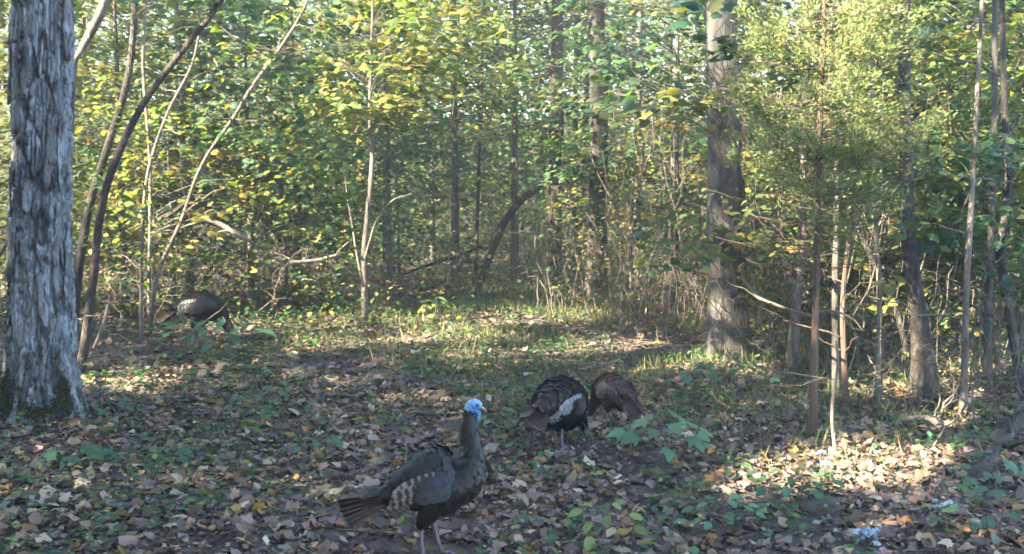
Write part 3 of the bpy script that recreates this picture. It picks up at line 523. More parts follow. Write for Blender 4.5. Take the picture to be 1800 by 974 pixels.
# ---- masses nobody could count
def masses():
    rng = np.random.default_rng(31)
    def cloud(n, y0, y1, zf, size, pal, tm, thr, wide=.62, fr=1.0):
        y = np.sqrt(rng.uniform(y0*y0, y1*y1, n)); x = rng.uniform(-wide, wide, n)*y; z = rng.random(n)**fr*zf(y)
        P = np.stack([x, y, gz(x, y)+z], -1); k = vnoise(P*np.array([.55, .55, .8])+5, 9)*.65+vnoise(P*1.6, 10)*.35 > thr; P = P[k]
        k = sunlit_keep(P, 1.2, size*.35); P = P[k]; n = len(P); a = rng.uniform(0, 6.28, n)
        f = np.stack([np.cos(a), np.sin(a), rng.normal(-.3, .35, n)], -1); u = np.stack([rng.normal(0, .45, n), rng.normal(0, .45, n), np.ones(n)], -1)
        g = vnoise(P*.35, 12)[:, None]; c = pick(pal, n, rng)*(.75+.5*g)
        return inst(tm, P, basis(f, u), rng.uniform(.7, 1.3, n)*size, c)
    mb = MB(); mb.add(*cloud(70000, 18.5, 32, lambda y: 1+.24*y, .11, GREENS+OLIVE+BLUEG, OVAL, .5)); mb.add(*cloud(80000, 25, 46, lambda y: 2+.22*y, .235, GREENS+OLIVE, KITE, .31)); mb.add(*cloud(52000, 44, 75, lambda y: 3+.25*y, .50, GREENS, KITE, .2))
    link('distant_foliage', mb.me('distant_foliage', M['leaf'], smooth=False), label='dense mass of green foliage in the far woods', cat='foliage', kind='stuff')
    mb = MB(); mb.add(*cloud(42000, 13.4, 32, lambda y: .25+.07*(y-9), .085, BLUEG+OLIVE+GREENS, OVAL, .46, fr=1.5))
    # keep the near clearing open: low plants along both sides
    n = 34000; y = np.sqrt(rng.uniform(24, 300, n)); x = rng.uniform(-.55, .55, n)*y
    e = np.clip((np.abs(x-.4)-(1.3+.02*y))/1.6, 0, 1)*.8+np.clip((y-8)/9, 0, 1)*.5
    k = (vnoise(np.stack([x*1.3, y*1.3, 0*x], -1), 14)*.6+vnoise(np.stack([x*4, y*4, 0*x], -1), 15)*.4+.17*e-.1 > .455); x, y = x[k], y[k]; n = len(x)
    P = np.stack([x, y, gz(x, y)+rng.uniform(.02, .16, n)], -1); a = rng.uniform(0, 6.28, n); f = np.stack([np.cos(a), np.sin(a), rng.normal(-.1, .25, n)], -1); u = np.stack([rng.normal(0, .3, n), rng.normal(0, .3, n), np.ones(n)], -1)
    mb.add(*inst(OVAL, P, basis(f, u), rng.uniform(.018, .075, n), pick([(.065,.135,.05,4),(.045,.1,.05,3),(.12,.16,.04,1.5),(.2,.19,.04,.5)], n, rng)))
    def near(n, p0, p1, y0, y1, z0, z1, size, pal):
        y = rng.uniform(y0, y1, n); x = (rng.uniform(p0, p1, n)-900)/F*y; z = rng.uniform(z0, z1, n); P = np.stack([x, y, gz(x, y)+z], -1); k = (vnoise(P*1.5, 33)*.5+vnoise(P*4, 34)*.5 > .5) & sunlit_keep(P, .5, .03); P = P[k]; n = len(P)
        a = rng.uniform(0, 6.28, n); f = np.stack([np.cos(a), np.sin(a), rng.normal(-.3, .35, n)], -1); u = np.stack([rng.normal(0, .45, n), rng.normal(0, .45, n), np.ones(n)], -1); mb.add(*inst(OVAL, P, basis(f, u), rng.uniform(.5, 1.3, n)*size, pick(pal, n, rng)))
    near(26000, 1470, 1840, 10, 14.5, .2, 3.6, .075, YELLOWS+GREENS+OLIVE); near(12000, 1300, 1500, 10.8, 15, .15, 2.2, .075, OLIVE+GREENS); near(14000, 120, 640, 13, 17, .15, 3.2, .085, YELLOWS+GREENS+OLIVE); near(18000, 560, 960, 21, 31, .1, 3.4, .1, BLUEG); near(7000, 150, 620, 11.3, 13.4, .9, 3.5, .095, YELLOWS+GREENS); near(6000, 950, 1260, 14, 18, .3, 2.6, .08, OLIVE+GREENS)
    link('undergrowth', mb.me('undergrowth', M['leaf'], smooth=False), label='low green seedlings and ground cover across the forest floor', cat='undergrowth', kind='stuff')
    # thin grass on the trail
    n = 60000; y = np.sqrt(rng.uniform(40, 520, n)); x = rng.normal(.9, 1, n)*(.12*y+.7); k = (vnoise(np.stack([x*1.1, y*1.1, 0*x], -1), 21) > .36) & (np.abs(x) < .5*y) & (rng.random(n) < np.clip((y-6.5)/5, .1, 1)); x, y = x[k], y[k]; n = len(x)
    P = np.stack([x, y, gz(x, y)-.01], -1); f = np.stack([rng.normal(0, .45, n), rng.normal(0, .45, n), np.ones(n)], -1); u = rng.normal(0, 1, (n, 3))
    GR_ = (np.array([(-.022,0,0),(.022,0,0),(.018,.5,.06),(-.012,.55,.06),(0,1,.28)], float), np.array([[0,1,2],[0,2,3],[3,2,4]]))
    link('grass', mesh('grass', *inst(GR_, P, basis(f, u), rng.uniform(.06, .22, n), pick([(.09,.13,.045,4),(.14,.16,.06,3),(.28,.23,.12,2),(.06,.1,.04,2)], n, rng)), M['grass']), label='sparse thin grass on the trail behind the turkeys', cat='grass', kind='stuff')
    # vertical stems and vines that tangle through the shaded woods
    mb = MB()
    for k in range(700):
        y = rng.uniform(14, 30); px = rng.choice([rng.uniform(930, 1800), rng.uniform(0, 600), rng.uniform(0, 1800)], p=[.6, .3, .1]); x = (px-900)/F*y; H = rng.uniform(.7, 3.6)
        b = np.array([x, y, gz(x, y)]); mb.add(*tube(wig(b, b+np.array([rng.normal(0, .25)*H, rng.normal(0, .2)*H, H]), 8, .07, rng), np.linspace(1, .4, 8)*rng.uniform(.004, .012), 4))
    for k in range(270):
        y = rng.uniform(9.8, 14); px = rng.choice([rng.uniform(1330, 1810), rng.uniform(1080, 1320)], p=[.75, .25]); y = y if px > 1330 else y+3; x = (px-900)/F*y; H = rng.uniform(.5, 3.2)
        b = np.array([x, y, gz(x, y)]); P = wig(b, b+np.array([rng.normal(0, .2)*H, rng.normal(0, .2)*H, H]), 9, .08, rng); th_ = rng.uniform(.003, .009); mb.add(*tube(P, np.linspace(1, .35, 9)*th_, 4))
        for q in range(3):
            i = rng.integers(3, 8); e = P[i]+rng.normal(0, .22, 3)+np.array([0, 0, .12]); mb.add(*tube(wig(P[i], e, 5, .12, rng), np.linspace(1, .4, 5)*th_*.45, 3))
    link('brush_stems', mb.me('brush_stems', M['twig']), label='countless thin bare stems tangled through the shaded woods', cat='brush', kind='stuff')
masses()

# ---- dead brush and branches one can point to
def brush(label, px, py, n, H, spread, seed, m='twig', name='dead_brush', thick=.006):
    rng = np.random.default_rng(seed+900); g = ground(px, py); o = thing(name, label, 'brush', g, 'heaps of dead brush')
    for k in range(n):
        mb = MB(); b = g+np.array([rng.normal(0, spread*.3), rng.normal(0, .15), -.03]); a = rng.uniform(0, 6.28); h = H*rng.uniform(.5, 1.1)
        P = wig(b, b+np.array([math.cos(a)*spread*rng.random(), math.sin(a)*spread*.6*rng.random(), h]), 12, .09, rng); th_ = thick*rng.uniform(.6, 1.4); mb.add(*tube(P, np.linspace(1, .35, 12)*th_, 5))
        for q in range(rng.integers(4, 9)):
            i = rng.integers(3, 11); a = rng.uniform(0, 6.28); l = h*rng.uniform(.15, .45); e = P[i]+np.array([math.cos(a), math.sin(a)*.6, rng.uniform(-.3, .8)])*l
            B = wig(P[i], e, 7, .1, rng); mb.add(*tube(B, np.linspace(1, .3, 7)*th_*.55, 4))
            for s in range(2):
                j = rng.integers(2, 6); a = rng.uniform(0, 6.28); mb.add(*tube(wig(B[j], B[j]+np.array([math.cos(a), math.sin(a), rng.uniform(-.3, .6)])*l*.4, 4, .1, rng), np.linspace(1, .4, 4)*th_*.3, 3))
        link('stem', mb.me('stem', M[m], g), o)
brush('tall tangle of pale dead twigs in front of the dark trunk with sunlit foot', 1000, 545, 9, 1.25, 1.0, 1, thick=.008)
brush('dead twig tangle right of the dark trunk with sunlit foot', 1100, 560, 11, 1.4, 1.1, 2, thick=.006)
brush('bare twigs left of the stout grey trunk', 1190, 600, 9, 1.3, .8, 3)
brush('dense bare brush between the cedar and the stout grey trunk', 1360, 640, 10, 1.3, .9, 4)
brush('bare twig heap under the thick leaning trunk', 1600, 720, 9, .8, .8, 5)
brush('bare brush at the far right behind the diagonal log', 1740, 740, 10, 1.2, .9, 6)
brush('dead twigs behind the feeding turkey at the left', 390, 550, 10, 1.1, 1.1, 7)
brush('dead twigs between the big trunk and the feeding turkey', 215, 575, 9, 1.2, .9, 8)
brush('bare twigs standing in front of the feeding turkey at the left', 325, 628, 6, .75, .7, 10)
brush('bare twigs left of the pale forked sapling', 510, 545, 9, 1.2, .9, 9)

def branch(label, pts, wpx, Y, m, seed, name='fallen_branch', cat='branch', side=0, ext=None):
    rng = np.random.default_rng(seed+1300); Ys = np.broadcast_to(np.asarray(Y, float), (len(pts),)); P = np.array([at(a, b, y) for (a, b), y in zip(pts, Ys)]); n = 10*len(pts)
    Q = smooth_path(P, n); r = np.interp(np.linspace(0, 1, n), np.linspace(0, 1, len(wpx)), wpx)/2*Ys.mean()/F; mb = MB(); mb.add(*tube(Q, r, 9, .08, 14, seed))
    for k in range(side):
        i = rng.integers(3, n-2); e = Q[i]+rng.normal(0, .25, 3)+np.array([0, 0, .1]); mb.add(*tube(wig(Q[i], e, 6, .1, rng), np.linspace(1, .3, 6)*r[i]*.5, 4))
    o = thing(name, label, cat, P[0]); link('limb', mb.me('limb', M[m], P[0]), o)
branch('thin dark branch slanting down left from the curved dead trunk', [(872,430),(830,440),(785,456),(740,470),(708,484)], [6,6,6,5,3], [17.7,17.6,17.4,17.2,17], 'bark_black', 1, side=4)
branch('pale arched dead limb behind the sunny patch at the right', [(1560,748),(1590,738),(1628,735),(1650,748),(1662,770),(1672,800)], [8,11,12,11,10,8], [8.6,8.6,8.6,8.5,8.3,8.0], 'wood', 2, side=4)
branch('dark diagonal log at the right edge beside the sunny patch', [(1688,880),(1715,838),(1745,795),(1790,742),(1840,690)], [26,27,24,20,17], [6.8,6.9,7.1,7.4,7.8], 'bark_dark', 3, side=5, cat='log')
branch('pale dead log lying across the sunny patch', [(1480,790),(1540,792),(1590,790),(1640,800)], [9,11,10,7], [7.7,7.72,7.74,7.6], 'wood', 4, side=3, cat='log')
branch('sunlit broken branch above the feeding turkey at the left', [(340,385),(380,392),(412,408),(445,428)], [8,9,9,5], [13.5,13.6,13.6,13.7], 'bark_pale', 5, side=4)
branch('short pale stick left of the pale forked sapling', [(510,462),(555,458),(595,448)], [6,7,4], [14.2,14.3,14.4], 'bark_pale', 6, side=2)
branch('pale thin dead stick crossing the big trunk above the scar', [(-20,482),(20,415),(55,352),(100,308),(155,288)], [5,5,5,4,3], [8.3,8.35,8.4,8.4,8.4], 'twig', 7, side=2)
branch('hair-thin grey twig arching over the big trunk', [(-20,305),(30,272),(80,250),(128,232)], [3,3,3,2], 8.45, 'twig', 8, side=2)
branch('bare drooping branch left of the cedar trunk', [(1308,492),(1330,520),(1370,538),(1426,556)], [4,5,5,6], [9.6,9.2,8.7,8.25], 'twig', 9, side=2)
branch('thin bare branch reaching right from the cedar trunk', [(1436,548),(1470,548),(1500,562),(1516,580)], [5,4,4,2], [8.25,8.2,8.2,8.2], 'twig', 10, side=2)
branch('pale twig leaning beside the bowing sapling foot', [(165,612),(180,575),(190,535)], [5,6,5], [9.9,9.9,10], 'bark_pale', 11, side=1)
branch('slim stick lying in the leaves behind the big turkey', [(468,682),(520,684),(580,690),(630,698)], [5,5,4,3], [9.85,9.82,9.6,9.4], 'twig', 12)
branch('twiggy grey sticks piled left of the feeding turkey', [(170,602),(220,612),(268,622)], [6,6,4], [12,11.9,11.7], 'wood', 13, side=5)

# ---------------------------------------------------------------- seedlings
LEAFM = {}
def leaf_mesh(kind, c):
    k = (kind, c)
    if k not in LEAFM:
        t = {'maple': MAPLE, 'oval': OVAL2}[kind]; LEAFM[k] = mesh('leaf', t[0], t[1], np.array(c), M['gleaf'])
    return LEAFM[k]
def seedling(label, px, py, n, H, R, size, kind='maple', c=(.06,.14,.055), seed=0, name='maple_seedling', cat='seedling'):
    rng = np.random.default_rng(seed+2000); g = ground(px, py); o = thing(name, label, cat, g, 'green seedlings'); mb = MB()
    mb.add(*tube(wig(g-np.array([0, 0, .03]), g+np.array([rng.normal(0, .03), 0, H]), 8, .06, rng), np.linspace(.005, .002, 8), 5))
    for k in range(n):
        a = k*2.4+rng.normal(0, .3); rr = R*math.sqrt((k+.6)/n); z = H*(1.05-.55*(rr/R)**1.5)+rng.normal(0, .02); z = max(z, .05)
        b = g+np.array([0, 0, min(H, z)*.85]); e = g+np.array([math.cos(a)*rr, math.sin(a)*rr, z]); mb.add(*tube(wig(b, e, 5, .04, rng, -.06), np.linspace(.0025, .0015, 5), 4))
        f = np.array([math.cos(a), math.sin(a), -.35+rng.normal(0, .15)]); u = np.array([rng.normal(0, .25), rng.normal(-.25, .25), 1]); B = basis(f[None], u[None])[0]
        l = link('leaf', leaf_mesh(kind, c), o); s = size*rng.uniform(.7, 1.2); Mx = Matrix(B.tolist()).to_4x4(); Mx.translation = Vector((e-g).tolist()); l.matrix_local = Mx @ Matrix.Scale(s, 4)
    link('stem', mb.me('stem', M['twig'], g), o)
G1, G2, G3 = (.075,.16,.075), (.15,.2,.05), (.05,.12,.055)
for a in [
 ('broad-leaved pale green maple seedling right of the brown hen', 1165, 815, 20, .34, .27, .13, 'maple', G1, 1),
 ('yellow-green seedling at the bottom right of the big turkey', 1062, 950, 13, .2, .2, .085, 'oval', G2, 2),
 ('round-leaved green seedling left of the blue flowers at the bottom', 1270, 935, 20, .2, .23, .075, 'oval', G1, 3),
 ('small yellow-green seedling in front of the big turkey belly', 728, 935, 6, .14, .07, .06, 'oval', G2, 4),
 ('leafy seedling in the litter right of the big trunk foot', 450, 730, 14, .22, .24, .1, 'maple', G3, 5),
 ('low green seedling just right of the big trunk foot', 205, 730, 10, .12, .16, .09, 'oval', G3, 6),
 ('green lobed seedling at the lower left below the big trunk', 135, 812, 9, .12, .17, .12, 'maple', G3, 7),
 ('dark green seedling left of the grass tuft', 305, 810, 6, .1, .12, .12, 'maple', G3, 8),
 ('tall leafy seedling in front of the feeding turkey at the left', 400, 635, 18, .5, .42, .16, 'oval', G3, 9),
 ('leafy seedling between the feeding turkey and the bowing sapling', 240, 560, 12, .62, .3, .14, 'oval', G3, 10),
 ('green seedling clump behind the feeding turkey head', 460, 545, 14, .62, .3, .13, 'maple', G1, 11),
 ('spreading green seedling in shade left of the cedar foot', 1290, 690, 22, .3, .42, .1, 'maple', G3, 12),
 ('dark green seedling patch below the stout grey trunk', 1215, 690, 18, .25, .36, .1, 'oval', G3, 13),
 ('small seedling under the beak of the big turkey', 880, 750, 12, .16, .17, .07, 'oval', G1, 14),
 ('broad-leaved seedling right under the tail of the feeding turkey at the left', 325, 625, 14, .42, .3, .13, 'oval', G3, 22),
 ('low seedlings left of the big turkey back', 560, 800, 14, .12, .24, .08, 'oval', G3, 15),
 ('low seedlings in front of the black turkey', 935, 800, 12, .1, .22, .07, 'oval', G3, 16),
 ('seedling with dark leaves at the bottom left corner', 20, 905, 10, .14, .16, .08, 'oval', G3, 17),
 ('bright green sprig at the back of the clearing', 765, 560, 8, .3, .16, .13, 'oval', G2, 18),
 ('green seedling at the bottom right corner', 1760, 945, 18, .2, .3, .09, 'oval', G3, 19),
 ('leafy seedling beside the diagonal dark log', 1745, 870, 16, .25, .26, .09, 'maple', G3, 20),
 ('green seedling left of the sunny patch', 1390, 880, 14, .2, .24, .09, 'oval', G3, 21),
]: seedling(*a)

def grass_tuft():
    rng = np.random.default_rng(8); g = ground(268, 850); o = thing('grass_tuft', 'tuft of long grass blades in the litter at the lower left', 'grass', g, None)
    for k in range(34):
        a = rng.uniform(0, 6.28); l = rng.uniform(.12, .26); P = smooth_path([(0, 0, -.01), (math.cos(a)*l*.3, math.sin(a)*l*.3, l*.6), (math.cos(a)*l*.75, math.sin(a)*l*.75, l*.55)], 7)
        w_ = np.linspace(.004, .0008, 7); sd = np.array([-math.sin(a), math.cos(a), 0]); V = np.concatenate([P-sd*w_[:, None], P+sd*w_[:, None]])
        link('blade', mesh('blade', V, [[i, i+1, i+8, i+7] for i in range(6)], np.array([.055, .11, .05])*rng.uniform(.7, 1.4), M['grass']), o)
grass_tuft()

def aster(label, px, py, H, n, spread, seed):
    rng = np.random.default_rng(seed+3000); g = ground(px, py); o = thing('blue_aster', label, 'flower', g, 'blue flower clusters'); mb = MB(); top = g+np.array([0, 0, H])
    mb.add(*tube(wig(g-np.array([0, 0, .03]), top-np.array([0, 0, .05]), 9, .07, rng), np.linspace(.005, .003, 9), 5))
    pet = MB()
    for k in range(26):
        d = rng.normal(0, 1, 3); d[2] = abs(d[2])+.15; d /= np.linalg.norm(d); s = np.cross(d, (.3, .5, .8)); s /= np.linalg.norm(s); pet.add([s*.004, -s*.004, d*.6*.02+s*.004, d*.02], [[0, 1, 2], [1, 3, 2]], np.array([.46, .56, .72])*rng.uniform(.75, 1.15))
    hd = pet.me('flower_head', M['flower'], smooth=False)
    for k in range(n):
        d = np.array([rng.normal(0, spread), rng.normal(0, spread*.7), rng.normal(0, spread*.35)]); p = top+d; mb.add(*tube(wig(top-np.array([0, 0, .06]), p, 5, .05, rng, -.05), .0018, 4))
        h = link('flower_head', hd, o); h.location = p-g; h.rotation_euler = (rng.normal(0, .4), rng.normal(0, .4), rng.uniform(0, 6.28)); s = rng.uniform(.7, 1.1); h.scale = (s, s, s)
    link('stem', mb.me('stem', M['twig'], g), o)
    for k in range(7):
        a = k*2.4; z = H*rng.uniform(.2, .75); l = link('leaf', leaf_mesh('oval', G3), o); B = basis(np.array([[math.cos(a), math.sin(a), -.2]]), np.array([[0, 0, 1.]]))[0]; Mx = Matrix(B.tolist()).to_4x4(); Mx.translation = Vector((0, 0, z)); l.matrix_local = Mx @ Matrix.Scale(.06, 4)
aster('largest pale blue flower cluster at the bottom right', 1524, 1015, .22, 46, .042, 1)
aster('pale blue flower cluster beside the diagonal dark log', 1660, 945, .17, 28, .03, 2)
aster('upper of the two small blue flower heads left of the sunny patch', 1441, 850, .20, 9, .014, 3)
aster('lower of the two small blue flower heads left of the sunny patch', 1449, 858, .15, 12, .016, 4)

# ---------------------------------------------------------------- the turkeys
FEATHER = (np.array([(0,0,0),(.3,.22,-.03),(.42,.6,-.05),(.26,.9,-.03),(0,1,0),(-.26,.9,-.03),(-.42,.6,-.05),(-.3,.22,-.03),(0,.35,.05),(0,.7,.05)], float),
           np.array([[0,1,8],[1,2,8],[2,9,8],[2,3,9],[3,4,9],[4,5,9],[5,6,9],[6,8,9],[6,7,8],[7,0,8]]))
ALERT = [(-.27,.345,.025,.02),(-.21,.365,.07,.055),(-.12,.395,.11,.10),(-.02,.415,.135,.145),(.075,.43,.14,.16),(.168,.462,.122,.115),(.203,.545,.088,.074),(.208,.615,.060,.056),(.203,.68,.044,.05),(.202,.735,.036,.041),
         (.203,.77,.030,.033),(.212,.80,.031,.036),(.232,.817,.031,.034),(.252,.812,.022,.024),(.262,.807,.010,.012)]
ALERT = [(a, b, c*(.86 if k in (7, 8, 9, 10) else 1), d*(.84 if k in (7, 8, 9, 10) else 1)) for k, (a, b, c, d) in enumerate(ALERT)]
FEED = [(-.29,.40,.025,.02),(-.23,.41,.07,.055),(-.14,.425,.112,.10),(-.04,.425,.138,.145),(.06,.41,.142,.16),(.15,.385,.122,.135),(.215,.335,.088,.1),(.265,.275,.058,.066),(.305,.215,.044,.048),(.335,.16,.036,.04),
        (.352,.12,.029,.032),(.366,.09,.030,.034),(.382,.066,.028,.031),(.396,.044,.019,.021),(.402,.034,.009,.011)]
FLUFF = [(-.27,.36,.03,.025),(-.21,.375,.09,.075),(-.13,.385,.14,.135),(-.03,.375,.172,.19),(.06,.36,.178,.2),(.15,.34,.15,.17),(.215,.30,.105,.115),(.265,.255,.062,.07),(.305,.205,.044,.048),(.335,.155,.036,.04),
        (.352,.12,.029,.032),(.366,.09,.030,.034),(.382,.066,.028,.031),(.396,.044,.019,.021),(.402,.034,.009,.011)]
def blade(P0, P1, nrm, w0, colf, bend=0., n=18, tipround=.75):
    """one long feather: root P0, tip P1, flat side facing nrm"""
    P0, P1, nrm = map(lambda a: np.asarray(a, float), (P0, P1, nrm)); t = np.linspace(0, 1, n); d = P1-P0; L = np.linalg.norm(d); x = np.cross(d/L, nrm); x /= np.linalg.norm(x)
    C = P0+d*t[:, None]+nrm*(bend*L*np.sin(np.pi*t))[:, None]; wv = w0*(.35+.65*np.clip(t/.35, 0, 1))*np.sqrt(np.clip(1-np.clip((t-tipround)/(1-tipround), 0, 1)**2.2, .02, 1))
    V = np.concatenate([C-x*wv[:, None]-nrm*.004, C+nrm*.002, C+x*wv[:, None]-nrm*.004]); Fq = [[i, i+1, n+i+1, n+i] for i in range(n-1)]+[[n+i, n+i+1, 2*n+i+1, 2*n+i] for i in range(n-1)]
    c = np.array([colf(a) for a in t]); return V, Fq, np.concatenate([c, c, c])
def turkey(label, loc, heading, scale, pose, pal, seed, blue=False, tailup=0., fanw=.20):
    rng = np.random.default_rng(seed+4000); o = thing('wild_turkey', label, 'turkey', loc, 'foraging wild turkeys'); o.rotation_euler = (0, 0, heading); o.scale = (scale,)*3
    K = np.array(pose); n, sg = 90, 32; A = smooth_path(K, n); C = np.stack([A[:, 0], 0*A[:, 0], A[:, 1]], -1); Tn = np.gradient(C, axis=0); Tn /= np.linalg.norm(Tn, axis=1)[:, None]
    lat = np.array([0, 1., 0]); Bn = np.cross(Tn, lat)*-1; Bn = np.where(Bn[:, 2:3] < -.99, -Bn, Bn); Bn = np.cross(lat, Tn)*-1
    th = np.linspace(0, 2*np.pi, sg, endpoint=False); V = C[:, None]+A[:, 2][:, None, None]*np.cos(th)[None, :, None]*lat+A[:, 3][:, None, None]*np.sin(th)[None, :, None]*Bn[:, None]
    fr = np.arange(n)/(n-1); bare = fr > .71
    cb = np.array(pal['body']); headc = np.array((.06, .2, .46) if blue else (.11, .12, .15)); cap = np.array((.3, .44, .54) if blue else (.13, .12, .13))
    nzz = vnoise(V*np.where(bare, 130, 70)[:, None, None], 3)[..., None]; sint = np.clip(np.sin(th)*1., 0, 1)[None, :, None]
    hc = (headc*(1-sint*.65)+cap*sint*.65)*(.45+1.1*nzz); colr = np.where(bare[:, None, None], hc, cb*(.8+.4*nzz))
    i = np.arange(n-1)[:, None]*sg; j = np.arange(sg)[None]; j2 = (j+1) % sg; Q = np.stack([i+j, i+j2, i+sg+j2, i+sg+j], -1).reshape(-1, 4)
    nrm_bump = (nzz[..., 0]-.5)*.009*bare[:, None]
    Vb = V+nrm_bump[..., None]*(np.cos(th)[None, :, None]*lat+np.sin(th)[None, :, None]*Bn[:, None])
    body = link('body', mesh('body', Vb.reshape(-1, 3), Q, colr.reshape(-1, 3), M['skin'], True), o)
    # plumage: overlapping feathers, tail to neck
    Nrm = np.cos(th)[None, :, None]*lat/np.maximum(A[:, 2], .01)[:, None, None]+np.sin(th)[None, :, None]*(Bn/np.maximum(A[:, 3], .01)[:, None])[:, None]; Nrm /= np.linalg.norm(Nrm, axis=2)[..., None]
    dU = np.gradient(V, axis=0); dU /= np.linalg.norm(dU, axis=2)[..., None]+1e-9
    Ps, Fs, Us, Ss, Cs = [], [], [], [], []; u = .02
    while u < .775:
        L = np.interp(u, [0, .15, .4, .55, .66, .72, .78], [.065, .062, .056, .042, .026, .016, .010]); i_ = u*(n-1); ia = int(i_); per = 2*np.pi*math.sqrt((A[ia, 2]**2+A[ia, 3]**2)/2); m_ = max(8, int(per/(L*.42)))
        for q in range(m_):
            v = (q+rng.uniform(-.3, .3)+.5*(int(u*999) % 2))/m_*sg; jv = int(v) % sg; ii = min(n-2, max(0, int(i_+rng.normal(0, .5)))); nn = Nrm[ii, jv]; up = nn[2]
            if (dU[ii, jv]*Tn[ii]).sum() < .25 or (u > .72 and rng.random() < .6): continue
            Ps.append(V[ii, jv]+nn*.001); Fs.append(-dU[ii, jv]+nn*rng.uniform(.08, .26)+rng.normal(0, .07, 3)); Us.append(nn+rng.normal(0, .1, 3)); Ss.append(L*rng.uniform(.85, 1.2))
            base = np.array(pal['body']) if u > .3 else np.array(pal['rump'])
            if u > .5: base = np.array(pal['neck'])
            Cs.append(base*rng.uniform(.65, 1.35))
        u += L*.30/1.15
    N = len(Ps); X, TT, CC = inst(FEATHER, np.array(Ps), basis(np.array(Fs), np.array(Us)), np.array(Ss), np.array(Cs)); y = np.tile(FEATHER[0][:, 1], N)
    tip = (y > .88)[:, None]; rim = np.array(pal['tip']); CC = np.where(tip, rim*.7+CC*.3, CC); CC = np.where(((y > .55) & (y < .65))[:, None], CC*.75, CC)
    link('plumage', mesh('plumage', X, TT, CC, M['feather']), body, kind='stuff')
    # lateral surface of the trunk of the body
    def side_y(x, z):
        k = np.argmin(np.abs(A[:55, 0]-x)); q = np.clip((z-A[k, 1])/A[k, 3], -.98, .80); return A[k, 2]*math.sqrt(1-q*q), q
    z0 = np.interp(0, A[:45, 0], A[:45, 1])+.02; slope = -.30 if pose is ALERT else -.12
    for sd in (1, -1):
        # wing shield with its own small coverts
        wn = 13; UU, VV = np.meshgrid(np.linspace(-1, 1, wn), np.linspace(-1, 1, wn)); rr = np.hypot(UU, VV); UU = UU*np.where(rr > 1, 1/np.maximum(rr, 1e-6), 1); VV = VV*np.where(rr > 1, 1/np.maximum(rr, 1e-6), 1)
        pts = np.zeros((wn, wn, 3))
        for a in range(wn):
            for b in range(wn):
                x = .05+UU[a, b]*.085; z = z0+.005+VV[a, b]*.07+slope*-(x-.035)*(.35 if x > .035 else 1.0); yy, q = side_y(x, z); k = np.argmin(np.abs(A[:55, 0]-x)); e = .006+.026*max(0, 1-UU[a, b]**2-VV[a, b]**2)
                pts[a, b] = (x, sd*(yy+e*math.sqrt(max(.1, 1-q*q))), min(z, A[k, 1]+A[k, 3]*.6)+e*q*.5)
        F_ = [[a*wn+b, a*wn+b+1, (a+1)*wn+b+1, (a+1)*wn+b] for a in range(wn-1) for b in range(wn-1)]
        if sd < 0: F_ = [f[::-1] for f in F_]
        wing = link('wing', mesh('wing', pts.reshape(-1, 3), F_, np.array(pal['wing']), M['skin'], True), o)
        Ps, Fs, Us, Ss = [], [], [], []
        for a in range(1, 26):
            for b in range(13):
                fa, fb = 1+(wn-3)*a/26, 1+(wn-3)*(b+.5*(a % 2))/13.5; ia, ib = int(fb), int(fa); ia, ib = min(ia, wn-2), min(ib, wn-2); p = pts[ia, ib]*(1-fb % 1)+pts[ia+1, ib]*(fb % 1)
                nn = np.array([0, sd, .45]); Ps.append(p+np.array([0, sd*.004, 0])); Fs.append(np.array([-1, 0, slope*-.0-.25])+nn*rng.uniform(.06, .26)); Us.append(nn+rng.normal(0, .08, 3)); Ss.append(rng.uniform(.04, .062))
        cw = np.array(pal['wing'])*rng.uniform(.7, 1.3, (len(Ps), 1)); X, TT, CC = inst(FEATHER, np.array(Ps), basis(np.array(Fs), np.array(Us)), np.array(Ss), cw); y = np.tile(FEATHER[0][:, 1], len(Ps)); CC = np.where((y > .88)[:, None], np.array(pal['tip']), CC)
        link('coverts', mesh('coverts', X, TT, CC, M['feather']), wing, kind='stuff')
        def bars(pale, dark, freq, ph):
            return lambda t: (np.array(pale) if math.sin(t*freq+ph) > .0 else np.array(dark))*(1 if t > .12 else .7)
        for k in range(9):      # secondaries, then primaries lower down
            x0, zz0 = .03-.007*k, z0+.075-.0135*k; x1, zz1 = -.185-.003*k+(.02 if k < 2 else 0), z0+.045+slope*.2-.0135*k
            y0 = side_y(x0, zz0)[0]+.020+.0022*(9-k); y1 = max(.055, side_y(max(x1, -.2), zz1)[0])+.026+.0022*(9-k)
            v, f, c = blade((x0, sd*y0, zz0), (x1, sd*y1, zz1), (0, sd, .35), .019, bars(pal['pale'], pal['bar'], 34, k*.8), .03)
            link('secondary_feather', mesh('secondary_feather', v, f, c, M['feather']), wing)
        for k in range(6):
            x0, zz0 = -.03-.01*k, z0-.045-.006*k; x1, zz1 = -.235+.012*k, z0-.07+slope*.22-.010*k; y0 = side_y(x0, zz0)[0]+.014; y1 = .065-.004*k
            v, f, c = blade((x0, sd*y0, zz0), (x1, sd*y1, zz1), (0, sd, .2), .013, bars(pal['pale'], (.02, .018, .016), 44, k), .04)
            link('primary_feather', mesh('primary_feather', v, f, c, M['feather']), wing)
        # legs
        hip = np.array([.02, sd*.075, z0-.09]); st = .03*sd; hock = np.array([-.015+st, sd*.065, .20]); foot = np.array([.015+st*1.6, sd*.06, .022]); lg = MB()
        lg.add(*tube(smooth_path([hip+(0, 0, .05), hip*.6+hock*.4, hock+(0, 0, .02), hock-(0, 0, .005)], 12), np.interp(np.linspace(0, 1, 12), [0, .35, .75, 1], [.07, .06, .026, .013]), 14))
        leg = link('leg', mesh('leg', np.concatenate(lg.V), np.concatenate(lg.T), np.array(pal['body'])*.8, M['feather'], True), o)
